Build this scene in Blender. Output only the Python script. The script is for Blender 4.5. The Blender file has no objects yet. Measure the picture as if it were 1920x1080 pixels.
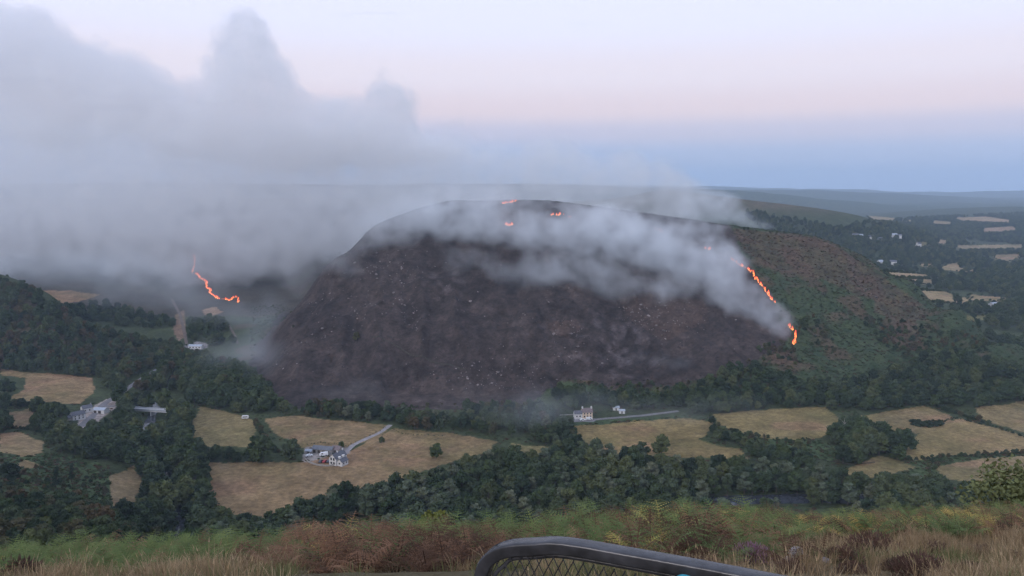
import bpy, math, random
import numpy as np
from mathutils import Vector, Matrix
R = math.radians
rng = np.random.default_rng(7)
random.seed(7)
sc = bpy.context.scene
COL = sc.collection

# ------------------------------------------------------------------ camera
W, H, F = 1920.0, 1080.0, 1400.0          # photograph size and focal length in its pixels
PITCH = R(7.5)
cam = bpy.data.cameras.new('camera')
cam.sensor_fit = 'HORIZONTAL'
cam.angle = 2 * math.atan(W / 2 / F)
cam.clip_start = 0.05
cam.clip_end = 60000
cam_o = bpy.data.objects.new('camera', cam)
COL.objects.link(cam_o)
cam_o.location = (0, 0, 0)
cam_o.rotation_euler = (math.pi / 2 - PITCH, 0, 0)
sc.camera = cam_o
CP, SP = math.cos(PITCH), math.sin(PITCH)

# ------------------------------------------------------------------ world, sun, exposure
SUN_EL, SUN_AZ = R(28), R(215)
world = bpy.data.worlds.new('World')
sc.world = world
world.use_nodes = True
wt = world.node_tree
wt.nodes.clear()
w_out = wt.nodes.new('ShaderNodeOutputWorld')
w_bg = wt.nodes.new('ShaderNodeBackground')
w_sky = wt.nodes.new('ShaderNodeTexSky')
w_sky.sky_type = 'NISHITA'
w_sky.sun_disc = False
w_sky.sun_elevation = SUN_EL
w_sky.sun_rotation = SUN_AZ
w_sky.air_density = 1.2
w_sky.dust_density = 2.0
w_skys = wt.nodes.new('ShaderNodeVectorMath'); w_skys.operation = 'SCALE'
w_skys.inputs['Scale'].default_value = 0.06
wt.links.new(w_sky.outputs[0], w_skys.inputs[0])
w_tc = wt.nodes.new('ShaderNodeTexCoord')
w_sep = wt.nodes.new('ShaderNodeSeparateXYZ')
wt.links.new(w_tc.outputs['Generated'], w_sep.inputs[0])
w_ramp = wt.nodes.new('ShaderNodeValToRGB')
w_map = wt.nodes.new('ShaderNodeMapRange')
w_map.inputs['From Min'].default_value = -0.02
w_map.inputs['From Max'].default_value = 0.48
wt.links.new(w_sep.outputs['Z'], w_map.inputs['Value'])
wt.links.new(w_map.outputs[0], w_ramp.inputs[0])
SKY = [(-1.0, (.36, .47, .69)), (0.8, (.35, .465, .69)), (2.6, (.42, .49, .68)), (4.2, (.56, .54, .665)),
       (5.8, (.74, .63, .68)), (8.5, (.77, .71, .79)), (12.0, (.76, .77, .93)), (17.0, (.74, .79, .97)), (28.0, (.62, .70, .94))]
cr = w_ramp.color_ramp
cr.interpolation = 'EASE'
for i, (el, c) in enumerate(SKY):
    t = (math.sin(R(el)) + 0.02) / 0.5
    e = cr.elements[i] if i < 2 else cr.elements.new(t)
    e.position = t
    e.color = (*c, 1)
# faint thin cirrus streaks
w_nz = wt.nodes.new('ShaderNodeTexNoise')
w_mp = wt.nodes.new('ShaderNodeMapping')
w_mp.inputs['Scale'].default_value = (7, 7, 75)
w_mp.inputs['Rotation'].default_value = (0, R(4), 0)
wt.links.new(w_tc.outputs['Generated'], w_mp.inputs['Vector'])
wt.links.new(w_mp.outputs[0], w_nz.inputs['Vector'])
w_nz.inputs['Detail'].default_value = 5
w_nz.inputs['Scale'].default_value = 1.0
w_nr = wt.nodes.new('ShaderNodeMapRange')
w_nr.inputs['From Min'].default_value = 0.63
w_nr.inputs['From Max'].default_value = 0.80
w_nr.inputs['To Max'].default_value = 0.55
wt.links.new(w_nz.outputs[0], w_nr.inputs['Value'])
w_cl = wt.nodes.new('ShaderNodeMapRange')      # clouds only well above the horizon
w_cl.inputs['From Min'].default_value = 0.16
w_cl.inputs['From Max'].default_value = 0.21
wt.links.new(w_sep.outputs['Z'], w_cl.inputs['Value'])
w_cm = wt.nodes.new('ShaderNodeMath'); w_cm.operation = 'MULTIPLY'
wt.links.new(w_nr.outputs[0], w_cm.inputs[0]); wt.links.new(w_cl.outputs[0], w_cm.inputs[1])
w_cmix = wt.nodes.new('ShaderNodeMix'); w_cmix.data_type = 'RGBA'
wt.links.new(w_cm.outputs[0], w_cmix.inputs['Factor'])
wt.links.new(w_ramp.outputs[0], w_cmix.inputs['A'])
w_cmix.inputs['B'].default_value = (.46, .50, .70, 1)
w_mix = wt.nodes.new('ShaderNodeMix'); w_mix.data_type = 'RGBA'
w_mix.inputs['Factor'].default_value = 0.93
wt.links.new(w_skys.outputs[0], w_mix.inputs['A'])
wt.links.new(w_cmix.outputs['Result'], w_mix.inputs['B'])
wt.links.new(w_mix.outputs['Result'], w_bg.inputs['Color'])
w_bg.inputs['Strength'].default_value = 1.25
wt.links.new(w_bg.outputs[0], w_out.inputs['Surface'])

sun = bpy.data.lights.new('sun', 'SUN')
sun.energy = 1.1
sun.angle = R(20)
sun.color = (1.0, .92, .86)
sun_o = bpy.data.objects.new('sun', sun)
COL.objects.link(sun_o)
sun_o.rotation_euler = (math.pi / 2 - SUN_EL, 0, math.pi - SUN_AZ)   # from behind the camera

sc.view_settings.view_transform = 'Standard'
sc.view_settings.look = 'None'
sc.view_settings.exposure = 0.0
sc.view_settings.gamma = 1.0
sc.view_settings.use_curve_mapping = False
cy = sc.cycles
cy.max_bounces = 8
cy.diffuse_bounces = 2
cy.glossy_bounces = 2
cy.transmission_bounces = 2
cy.transparent_max_bounces = 6
cy.volume_bounces = 8
cy.volume_step_rate = 3.0
cy.volume_max_steps = 512
cy.use_adaptive_sampling = True
cy.adaptive_threshold = 0.035
cy.use_denoising = True

# ------------------------------------------------------------------ small helpers
def tag(o, label=None, cat=None, group=None, kind=None):
    if label: o['label'] = label
    if cat: o['category'] = cat
    if group: o['group'] = group
    if kind: o['kind'] = kind
    return o

def link(o, parent=None):
    COL.objects.link(o)
    if parent is not None:
        o.parent = parent
    return o

def empty(name, loc=(0, 0, 0), rz=0.0, label=None, cat=None, group=None):
    o = bpy.data.objects.new(name, None)
    o.empty_display_size = 0.1
    link(o)
    o.location = loc
    o.rotation_euler = (0, 0, rz)
    return tag(o, label, cat, group)

def mesh(name, verts, faces, mats=(), midx=None, smooth=False):
    me = bpy.data.meshes.new(name)
    me.from_pydata([tuple(map(float, v)) for v in verts], [], [tuple(int(i) for i in f) for f in faces])
    for m in mats:
        me.materials.append(m)
    if midx is not None:
        me.polygons.foreach_set('material_index', np.asarray(midx, np.int32))
    if smooth:
        me.polygons.foreach_set('use_smooth', np.ones(len(me.polygons), bool))
    me.update()
    return me

def obj(name, me, parent=None, loc=(0, 0, 0), rot=(0, 0, 0), scale=(1, 1, 1)):
    o = bpy.data.objects.new(name, me)
    link(o, parent)
    o.location = loc
    o.rotation_euler = rot
    o.scale = scale
    return o

class MB:
    """collects simple solids into one mesh"""
    def __init__(self): self.v = []; self.f = []
    def add(self, vs, fs):
        n = len(self.v)
        self.v += [tuple(v) for v in vs]
        self.f += [tuple(i + n for i in f) for f in fs]
        return self
    def box(self, x0, x1, y0, y1, z0, z1):
        v = [(x0, y0, z0), (x1, y0, z0), (x1, y1, z0), (x0, y1, z0), (x0, y0, z1), (x1, y0, z1), (x1, y1, z1), (x0, y1, z1)]
        return self.add(v, [(0, 3, 2, 1), (4, 5, 6, 7), (0, 1, 5, 4), (1, 2, 6, 5), (2, 3, 7, 6), (3, 0, 4, 7)])
    def tube(self, pts, rad, n=8, closed_ends=True):
        pts = [Vector(p) for p in pts]
        rads = rad if isinstance(rad, (list, tuple)) else [rad] * len(pts)
        base = len(self.v)
        prev = None
        for i, p in enumerate(pts):
            d = (pts[min(i + 1, len(pts) - 1)] - pts[max(i - 1, 0)]).normalized()
            if prev is None:
                a = d.orthogonal().normalized()
            else:
                a = (prev - d * prev.dot(d)).normalized()
            prev = a
            b = d.cross(a)
            for k in range(n):
                t = 2 * math.pi * k / n
                self.v.append(tuple(p + (a * math.cos(t) + b * math.sin(t)) * rads[i]))
        for i in range(len(pts) - 1):
            for k in range(n):
                k2 = (k + 1) % n
                self.f.append((base + i * n + k, base + i * n + k2, base + (i + 1) * n + k2, base + (i + 1) * n + k))
        if closed_ends:
            self.f.append(tuple(base + k for k in range(n))[::-1])
            self.f.append(tuple(base + (len(pts) - 1) * n + k for k in range(n)))
        return self
    def build(self, name, mat, parent=None, smooth=False, loc=(0, 0, 0), rot=(0, 0, 0)):
        return obj(name, mesh(name, self.v, self.f, [mat], smooth=smooth), parent, loc, rot)

# numpy value noise / fbm
def _hash(ix, iy, seed):
    h = (ix * 374761393 + iy * 668265263 + seed * 974634777) & 0xFFFFFFFF
    h = ((h ^ (h >> 13)) * 1274126177) & 0xFFFFFFFF
    return ((h ^ (h >> 16)) & 0xFFFFFF) / float(0xFFFFFF)

def vnoise(x, y, seed=0):
    x = np.asarray(x, float); y = np.asarray(y, float)
    ix = np.floor(x).astype(np.int64); iy = np.floor(y).astype(np.int64)
    fx = x - ix; fy = y - iy
    fx = fx * fx * fx * (fx * (fx * 6 - 15) + 10); fy = fy * fy * fy * (fy * (fy * 6 - 15) + 10)
    a = _hash(ix, iy, seed); b = _hash(ix + 1, iy, seed); c = _hash(ix, iy + 1, seed); d = _hash(ix + 1, iy + 1, seed)
    return (a * (1 - fx) + b * fx) * (1 - fy) + (c * (1 - fx) + d * fx) * fy

def fbm(x, y, seed=0, octv=4):
    s = 0; a = .5; t = 0
    x = np.asarray(x, float); y = np.asarray(y, float)
    for i in range(octv):
        s = s + a * vnoise(x, y, seed + 17 * i); t += a
        a *= .5; x = x * 2.03 + 11.3; y = y * 2.03 + 5.7
    return s / t                      # 0..1

def smooth(a, b, x):
    t = np.clip((np.asarray(x, float) - a) / (b - a), 0, 1)
    return t * t * (3 - 2 * t)

def pchip(xk, yk, x):
    xk = np.asarray(xk, float); yk = np.asarray(yk, float); x = np.asarray(x, float)
    h = np.diff(xk); d = np.diff(yk, axis=0) / (h if yk.ndim == 1 else h[:, None])
    m = np.zeros_like(yk)
    a, b = d[:-1], d[1:]
    with np.errstate(divide='ignore', invalid='ignore'):
        hm = np.where(a * b > 0, 2 * a * b / (a + b), 0)
    m[1:-1] = np.nan_to_num(hm); m[0] = d[0]; m[-1] = d[-1]
    i = np.clip(np.searchsorted(xk, x) - 1, 0, len(xk) - 2)
    hh = h[i]; t = np.clip((x - xk[i]) / hh, 0, 1)
    if yk.ndim > 1: t = t[:, None]; hh = hh[:, None]
    t2 = t * t; t3 = t2 * t
    return (2 * t3 - 3 * t2 + 1) * yk[i] + (t3 - 2 * t2 + t) * hh * m[i] + (-2 * t3 + 3 * t2) * yk[i + 1] + (t3 - t2) * hh * m[i + 1]

# pixel of the photograph <-> direction
def ray(px, p):
    v = (H / 2 - p) / F
    return (px - W / 2) / F, CP + v * SP, -SP + v * CP

def zp(p, Y):
    _, dy, dz = ray(0, p)
    return Y * dz / dy

def project(x, y, z):
    f = y * CP - z * SP
    up = y * SP + z * CP
    f = np.maximum(f, 1e-3)
    return W / 2 + F * x / f, H / 2 - F * up / f

def inpoly(px, py, poly):
    poly = np.asarray(poly, float)
    c = np.zeros(np.shape(px), bool)
    n = len(poly); j = n - 1
    for i in range(n):
        xi, yi = poly[i]; xj, yj = poly[j]
        if yi != yj:
            c ^= ((yi > py) != (yj > py)) & (px < (xj - xi) * (py - yi) / (yj - yi) + xi)
        j = i
    return c

# ------------------------------------------------------------------ terrain heights
NEARS = [(25, -13.5), (60, -39), (150, -96), (250, -141), (315, -160)]
def col_(px, pts, near=NEARS): return px, near + pts
NL = [(25, -14), (60, -37), (120, -72), (200, -103), (250, -118)]
COLS = [
    col_(-700, [(330, -125), (430, -140), (620, -150), (680, -140), (800, -60), (860, -60), (950, -120), (1100, -130), (1500, -40), (2200, -25)], NL),
    col_(-250, [(330, -130), (430, -145), (620, -156), (680, -146), (800, -66), (860, -70), (950, -130), (1100, -138), (1500, -50), (2200, -25)], NL),
    col_(0, [(330, -134), (430, -151), (620, -162), (680, -155), (800, zp(520, 800)), (860, -97), (950, -150), (1100, -148), (1500, -60), (2200, -25)], NL),
    col_(80, [(330, -140), (430, -155), (640, -163), (690, -150), (790, zp(550, 790)), (850, -117), (950, -155), (1100, -148), (1500, -60), (2200, -25)], NL),
    col_(160, [(330, -150), (430, -160), (640, -164), (700, -155), (760, zp(612, 760)), (820, -150), (950, -156), (1050, -151), (1250, -110), (1500, -50), (2200, -25)], NL),
    col_(280, [(345, -163), (560, -165), (700, -163), (800, -160), (900, -155), (1000, -150), (1250, -110), (1500, -45), (2200, -25)]),
    col_(400, [(340, -165), (560, -164.5), (700, -161.5), (800, -158), (900, -153), (1000, -148), (1250, zp(480, 1250)), (1500, -45), (2200, -25)]),
    col_(475, [(335, -165), (560, -164.5), (640, -161), (700, -156), (760, -153), (850, -153), (1000, -147), (1250, -108), (1500, -42), (2200, -25)]),
    col_(540, [(335, -165), (560, -164), (590, -160), (650, -140), (715, zp(592, 715)), (760, -127), (850, -149), (1000, -146), (1250, -105), (1500, -40), (2200, -25)]),
    col_(640, [(335, -165), (560, -164), (583, -161), (640, -133), (700, -101), (770, zp(480, 770)), (820, -76), (900, -122), (1050, -138), (1250, -100), (1500, -40), (2200, -25)]),
    col_(720, [(335, -165), (558, -164), (578, -162), (640, -131), (720, -87), (790, -53), (835, zp(416, 835)), (900, -42), (1000, -82), (1150, -120), (1500, -45), (2200, -25)]),
    col_(850, [(335, -165), (555, -164), (575, -162), (640, -129), (720, -85.5), (800, -43), (870, zp(380, 870)), (1000, -14), (1200, -35), (1500, -45), (2200, -10)]),
    col_(1000, [(335, -165), (552, -164), (572, -162), (640, -129), (720, -85), (800, -45), (900, zp(376, 900)), (1100, -22), (1500, -70), (2200, -40)]),
    col_(1120, [(335, -165), (550, -164), (570, -162), (640, -131), (720, -89), (800, -51), (900, zp(388, 900)), (1100, -40), (1500, -80), (2200, -30)]),
    col_(1240, [(335, -165), (545, -164), (565, -162), (640, -133), (720, -95), (800, -59), (900, zp(405, 900)), (1050, -50), (1400, -100), (2000, zp(357, 2000)), (2600, -40)]),
    col_(1380, [(335, -165), (540, -164), (562, -162), (640, -137), (720, -105), (800, -70), (880, zp(425, 880)), (1000, -62), (1300, -130), (1700, -105), (2000, zp(373, 2000)), (2600, -80)]),
    col_(1520, [(335, -165), (540, -164), (560, -162), (640, -141), (720, -113), (800, -79), (860, zp(443, 860)), (950, -77), (1150, -150), (1500, -145), (2000, zp(390, 2000)), (2600, -90)]),
    col_(1600, [(335, -165), (540, -165), (560, -163), (640, -143), (720, -118), (790, -90), (840, zp(473, 840)), (900, -94), (1050, -160), (1500, -158), (2000, zp(404, 2000)), (2600, -110)]),
    col_(1700, [(335, -165), (540, -165), (560, -163), (650, -144), (730, -122), (790, zp(525, 790)), (850, -118), (950, -163), (1500, -165), (2100, zp(437, 2100)), (2700, -136)]),
    col_(1800, [(335, -166), (540, -165.5), (565, -163), (650, -147), (725, zp(581, 725)), (780, -143), (850, -166), (1500, -167), (2300, -162), (2800, -140)]),
    col_(1900, [(335, -166), (545, -165.5), (570, -163), (655, zp(644, 655)), (700, -159), (760, -167), (1500, -168), (2400, -165), (2900, -138)]),
    col_(2000, [(335, -166), (560, -165.5), (620, -161), (680, -165), (760, -168), (1500, -168), (2500, -165), (3000, -138)]),
    col_(2400, [(335, -166), (560, -166), (680, -167), (760, -168), (1500, -168), (2500, -165), (3000, -140)]),
]
RA = [(-700, 340), (1000, 345), (1290, 352), (1400, 358), (1500, 367), (1600, 378), (1700, 386), (2400, 392)]
RM = [(-700, 380), (1290, 390), (1500, 398), (1600, 402), (1750, 392), (1850, 387), (1960, 388), (2400, 380)]
RB = [(-700, 350), (1290, 352), (1500, 358), (1700, 364), (1850, 371), (1960, 375), (2400, 368)]
RC = [(-700, 345), (1290, 347), (1450, 353), (1600, 356), (1750, 361), (1850, 359), (1960, 354), (2400, 350)]
def rp(tab, px): return float(np.interp(px, [a for a, _ in tab], [b for _, b in tab]))
COLX = np.array([(c[0] - W / 2) / F / 0.995 for c in COLS])
ROWS = np.concatenate([np.arange(33, 60, 2.5), np.arange(60, 300, 5), np.arange(300, 940, 1.8), np.arange(940, 1600, 4.5),
                       np.geomspace(1600, 5200, 130), np.geomspace(5300, 16000, 60)])
NU = 760
US = np.linspace(-1.02, 0.98, NU)
ctrl = np.zeros((len(ROWS), len(COLS)))
for j, (px, pts) in enumerate(COLS):
    pts = list(pts)
    ly = pts[-1][0]
    if ly < 3300: pts.append((3600, zp(rp([(-700, 395), (1290, 398), (1600, 408), (1800, 408), (2400, 405)], px), 3600)))
    pts += [(4500, zp(rp(RM, px), 4500)), (5000, -150), (6200, zp(rp(RA, px), 6200)), (7400, -130), (9200, zp(rp(RB, px), 9200)),
            (11500, -120), (14500, zp(rp(RC, px), 14500)), (16500, -60)]
    ctrl[:, j] = pchip([a for a, _ in pts], [b for _, b in pts], ROWS)
ZG = pchip(COLX, ctrl.T.copy(), US).T                     # rows x NU
XG = US[None, :] * ROWS[:, None]
YG = np.repeat(ROWS[:, None], NU, 1)
slope = np.abs(np.gradient(ZG, axis=0) / np.gradient(ROWS)[:, None])
hilly = smooth(.12, .4, slope) * smooth(480, 640, YG)
far = smooth(1600, 4000, YG)
ZG = ZG + (fbm(XG / 75, YG / 75, 3, 4) - .5) * (1.2 + 13 * hilly) * (1 + 3 * far)
ZG = ZG + (fbm(XG / 17, YG / 17, 9, 3) - .5) * (0.35 + 5.5 * hilly)
rid = 1 - np.abs(2 * fbm(XG / 34 + .4 * YG / 90, YG / 70, 21, 3) - 1)
ZG = ZG + (rid - .75) * 9.0 * hilly * smooth(1100, 900, YG)
ZG = ZG + (fbm(XG / 600, YG / 900, 31, 3) - .5) * 40 * smooth(5000, 6200, YG)

def z_near(x, y):
    yy = np.maximum(y - 2.2, 0)
    s = .446 - .0036 * np.clip(x, -12, 14)
    z = -1.7 - s * yy - .0018 * yy * yy - .22 * np.maximum(yy - 22, 0)
    return z + (fbm(np.asarray(x) / 3.1 + 40, np.asarray(y) / 3.1 + 40, 5, 4) - .5) * .42 * smooth(2.6, 6, y)

wn = smooth(35, 75, YG)
ZG = (1 - wn) * z_near(XG, YG) + wn * ZG

def height(x, y):
    x = np.asarray(x, float); y = np.asarray(y, float)
    u = np.clip((x / np.maximum(y, 1) - US[0]) / (US[1] - US[0]), 0, NU - 1.001)
    r = np.clip(np.interp(y, ROWS, np.arange(len(ROWS))), 0, len(ROWS) - 1.001)
    iu = u.astype(int); ir = r.astype(int); fu = u - iu; fr = r - ir
    z = (ZG[ir, iu] * (1 - fu) + ZG[ir, iu + 1] * fu) * (1 - fr) + (ZG[ir + 1, iu] * (1 - fu) + ZG[ir + 1, iu + 1] * fu) * fr
    return np.where(y < 34, z_near(x, y), z)

YS = np.concatenate([np.arange(3, 40, .1), np.arange(40, 320, 1.5), np.arange(320, 1700, 1.0), np.geomspace(1700, 16000, 700)])
def P(px, p, ymin=3.0):
    """first point of the ground along the line of sight of a pixel"""
    dx, dy, dz = ray(px, p)
    ys = YS[YS >= ymin]
    x = ys * dx / dy; z = ys * dz / dy
    below = z <= height(x, ys)
    i = int(np.argmax(below)) if below.any() else len(ys) - 1
    y = ys[i]
    return Vector((y * dx / dy, y, float(height(y * dx / dy, y))))
PV = lambda px, p: P(px, p, 300.0)

# ------------------------------------------------------------------ materials
def nodes(m):
    m.use_nodes = True
    return m.node_tree.nodes, m.node_tree.links

def mat_plain(name, col, rough=.8, var=.15, scale=3.0, metallic=0.0, spec=.3, bump=0.0):
    m = bpy.data.materials.new(name)
    N, L = nodes(m)
    b = N['Principled BSDF']
    b.inputs['Roughness'].default_value = rough
    b.inputs['Metallic'].default_value = metallic
    b.inputs['Specular IOR Level'].default_value = spec
    tc = N.new('ShaderNodeTexCoord'); nz = N.new('ShaderNodeTexNoise')
    nz.inputs['Scale'].default_value = scale; nz.inputs['Detail'].default_value = 5
    L.new(tc.outputs['Object'], nz.inputs['Vector'])
    mr = N.new('ShaderNodeMapRange'); mr.inputs['From Min'].default_value = .25; mr.inputs['From Max'].default_value = .75
    mr.inputs['To Min'].default_value = 1 - var; mr.inputs['To Max'].default_value = 1 + var
    L.new(nz.outputs[0], mr.inputs['Value'])
    vm = N.new('ShaderNodeVectorMath'); vm.operation = 'SCALE'
    vm.inputs[0].default_value = col
    L.new(mr.outputs[0], vm.inputs['Scale'])
    L.new(vm.outputs[0], b.inputs['Base Color'])
    if bump:
        bp = N.new('ShaderNodeBump'); bp.inputs['Strength'].default_value = bump; bp.inputs['Distance'].default_value = .05
        L.new(nz.outputs[0], bp.inputs['Height']); L.new(bp.outputs[0], b.inputs['Normal'])
    return m

def mat_random(name, cols, rough=.85, trans=0.0, noise=.25, nscale=.6):
    """colour picked per object/instance from a ramp, broken up by noise"""
    m = bpy.data.materials.new(name)
    N, L = nodes(m)
    b = N['Principled BSDF']
    b.inputs['Roughness'].default_value = rough
    b.inputs['Specular IOR Level'].default_value = .12
    oi = N.new('ShaderNodeObjectInfo')
    rp_ = N.new('ShaderNodeValToRGB')
    el = rp_.color_ramp.elements
    for i, c in enumerate(cols):
        t = i / max(1, len(cols) - 1)
        e = el[i] if i < 2 else el.new(t)
        e.position = t; e.color = (*c, 1)
    L.new(oi.outputs['Random'], rp_.inputs[0])
    tc = N.new('ShaderNodeTexCoord'); nz = N.new('ShaderNodeTexNoise')
    nz.inputs['Scale'].default_value = nscale; nz.inputs['Detail'].default_value = 3
    L.new(tc.outputs['Object'], nz.inputs['Vector'])
    mr = N.new('ShaderNodeMapRange'); mr.inputs['From Min'].default_value = .3; mr.inputs['From Max'].default_value = .7
    mr.inputs['To Min'].default_value = 1 - noise; mr.inputs['To Max'].default_value = 1 + noise
    L.new(nz.outputs[0], mr.inputs['Value'])
    vm = N.new('ShaderNodeVectorMath'); vm.operation = 'SCALE'
    L.new(rp_.outputs[0], vm.inputs[0]); L.new(mr.outputs[0], vm.inputs['Scale'])
    L.new(vm.outputs[0], b.inputs['Base Color'])
    return m

def mat_ground():
    m = bpy.data.materials.new('ground_cover')
    N, L = nodes(m)
    b = N['Principled BSDF']; b.inputs['Roughness'].default_value = .95; b.inputs['Specular IOR Level'].default_value = .08
    at = N.new('ShaderNodeAttribute'); at.attribute_name = 'Col'
    geo = N.new('ShaderNodeNewGeometry')
    def nz(s, d):
        n = N.new('ShaderNodeTexNoise'); n.inputs['Scale'].default_value = s; n.inputs['Detail'].default_value = d
        n.inputs['Roughness'].default_value = .65
        L.new(geo.outputs['Position'], n.inputs['Vector']); return n
    a = nz(.35, 6); c = nz(.045, 5)
    mr = N.new('ShaderNodeMapRange'); mr.inputs['From Min'].default_value = .3; mr.inputs['From Max'].default_value = .7
    mr.inputs['To Min'].default_value = .62; mr.inputs['To Max'].default_value = 1.38
    L.new(a.outputs[0], mr.inputs['Value'])
    mr2 = N.new('ShaderNodeMapRange'); mr2.inputs['From Min'].default_value = .3; mr2.inputs['From Max'].default_value = .7
    mr2.inputs['To Min'].default_value = .8; mr2.inputs['To Max'].default_value = 1.2
    L.new(c.outputs[0], mr2.inputs['Value'])
    mu = N.new('ShaderNodeMath'); mu.operation = 'MULTIPLY'
    L.new(mr.outputs[0], mu.inputs[0]); L.new(mr2.outputs[0], mu.inputs[1])
    vm = N.new('ShaderNodeVectorMath'); vm.operation = 'SCALE'
    L.new(at.outputs['Color'], vm.inputs[0]); L.new(mu.outputs[0], vm.inputs['Scale'])
    L.new(vm.outputs[0], b.inputs['Base Color'])
    bp = N.new('ShaderNodeBump'); bp.inputs['Strength'].default_value = .9; bp.inputs['Distance'].default_value = 1.6
    L.new(a.outputs[0], bp.inputs['Height']); L.new(bp.outputs[0], b.inputs['Normal'])
    return m

M = {}
M['ground'] = mat_ground()
M['leaf'] = mat_random('broadleaf', [(.034, .056, .028), (.066, .090, .038), (.040, .062, .038), (.100, .115, .050), (.046, .070, .034), (.078, .100, .058)])
M['leaf_brown'] = mat_random('drying_leaves', [(.075, .070, .038), (.105, .075, .042), (.066, .074, .040), (.090, .086, .042)])
M['leaf_dark'] = mat_random('dark_leaves', [(.028, .046, .027), (.038, .056, .030), (.030, .046, .030)])
M['leaf_pale'] = mat_random('pale_leaves', [(.115, .140, .090), (.095, .118, .078), (.135, .145, .090)])
M['bark'] = mat_plain('bark', (.075, .062, .052), .9, .35, 2.0)
M['bark_pale'] = mat_plain('pale_dead_bark', (.36, .33, .30), .9, .25, 2.0)
M['white'] = mat_plain('white_render', (.62, .61, .60), .8, .08, .6)
M['cream'] = mat_plain('cream_render', (.66, .52, .38), .8, .06, .6)
M['slate'] = mat_plain('slate_roof', (.10, .105, .125), .6, .25, 1.3)
M['slate_red'] = mat_plain('weathered_roof', (.17, .13, .13), .7, .25, 1.3)
M['sheet'] = mat_plain('metal_sheet_roof', (.13, .14, .16), .5, .2, .8)
M['sheet_pale'] = mat_plain('pale_sheet_roof', (.34, .38, .44), .5, .15, .8)
M['stone'] = mat_plain('grey_stone', (.30, .28, .26), .9, .3, 1.5)
M['boulder'] = mat_random('lichened_stone', [(.10, .088, .085), (.22, .19, .18), (.15, .13, .125), (.30, .255, .24)], .95, noise=.3, nscale=1.2)
M['glass'] = mat_plain('window_glass', (.02, .022, .026), .15, .1, 1, spec=.6)
M['door'] = mat_plain('dark_door', (.06, .05, .045), .6, .1, 1)
M['concrete'] = mat_plain('concrete', (.42, .42, .43), .9, .15, .8)
M['steel'] = mat_plain('bridge_steel', (.30, .32, .35), .6, .15, .8)
M['track'] = mat_plain('gravel_track', (.27, .25, .25), .95, .3, .25, bump=.4)
M['asphalt'] = mat_plain('asphalt', (.17, .16, .165), .9, .2, .25)
M['water'] = mat_plain('river_water', (.05, .055, .065), .12, .5, .25, spec=.5, bump=.3)
M['rubber'] = mat_plain('rubber', (.02, .02, .02), .9, .1, 4)
M['car_white'] = mat_plain('white_car_paint', (.75, .76, .78), .3, .03, 1, spec=.5)
M['car_red'] = mat_plain('red_car_paint', (.30, .03, .04), .3, .03, 1, spec=.5)
M['car_dark'] = mat_plain('dark_car_paint', (.05, .055, .07), .3, .03, 1, spec=.5)
M['black_metal'] = mat_plain('worn_black_metal', (.045, .045, .05), .27, .6, 14, metallic=.25, spec=.5, bump=.1)
M['cord'] = mat_plain('blue_cord', (.03, .22, .30), .7, .3, 60)

def mat_flame():
    m = bpy.data.materials.new('flame')
    N, L = nodes(m)
    N.remove(N['Principled BSDF'])
    e = N.new('ShaderNodeEmission')
    tc = N.new('ShaderNodeTexCoord'); sp = N.new('ShaderNodeSeparateXYZ')
    L.new(tc.outputs['Generated'], sp.inputs[0])
    r = N.new('ShaderNodeValToRGB')
    r.color_ramp.elements[0].color = (1.0, .42, .10, 1)
    r.color_ramp.elements[1].color = (1.0, .10, .05, 1); r.color_ramp.elements[1].position = .55
    L.new(sp.outputs['Z'], r.inputs[0]); L.new(r.outputs[0], e.inputs['Color'])
    e.inputs['Strength'].default_value = 2.6
    L.new(e.outputs[0], N['Material Output'].inputs['Surface'])
    return m
M['flame'] = mat_flame()

HAZE = 0.00008
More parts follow.
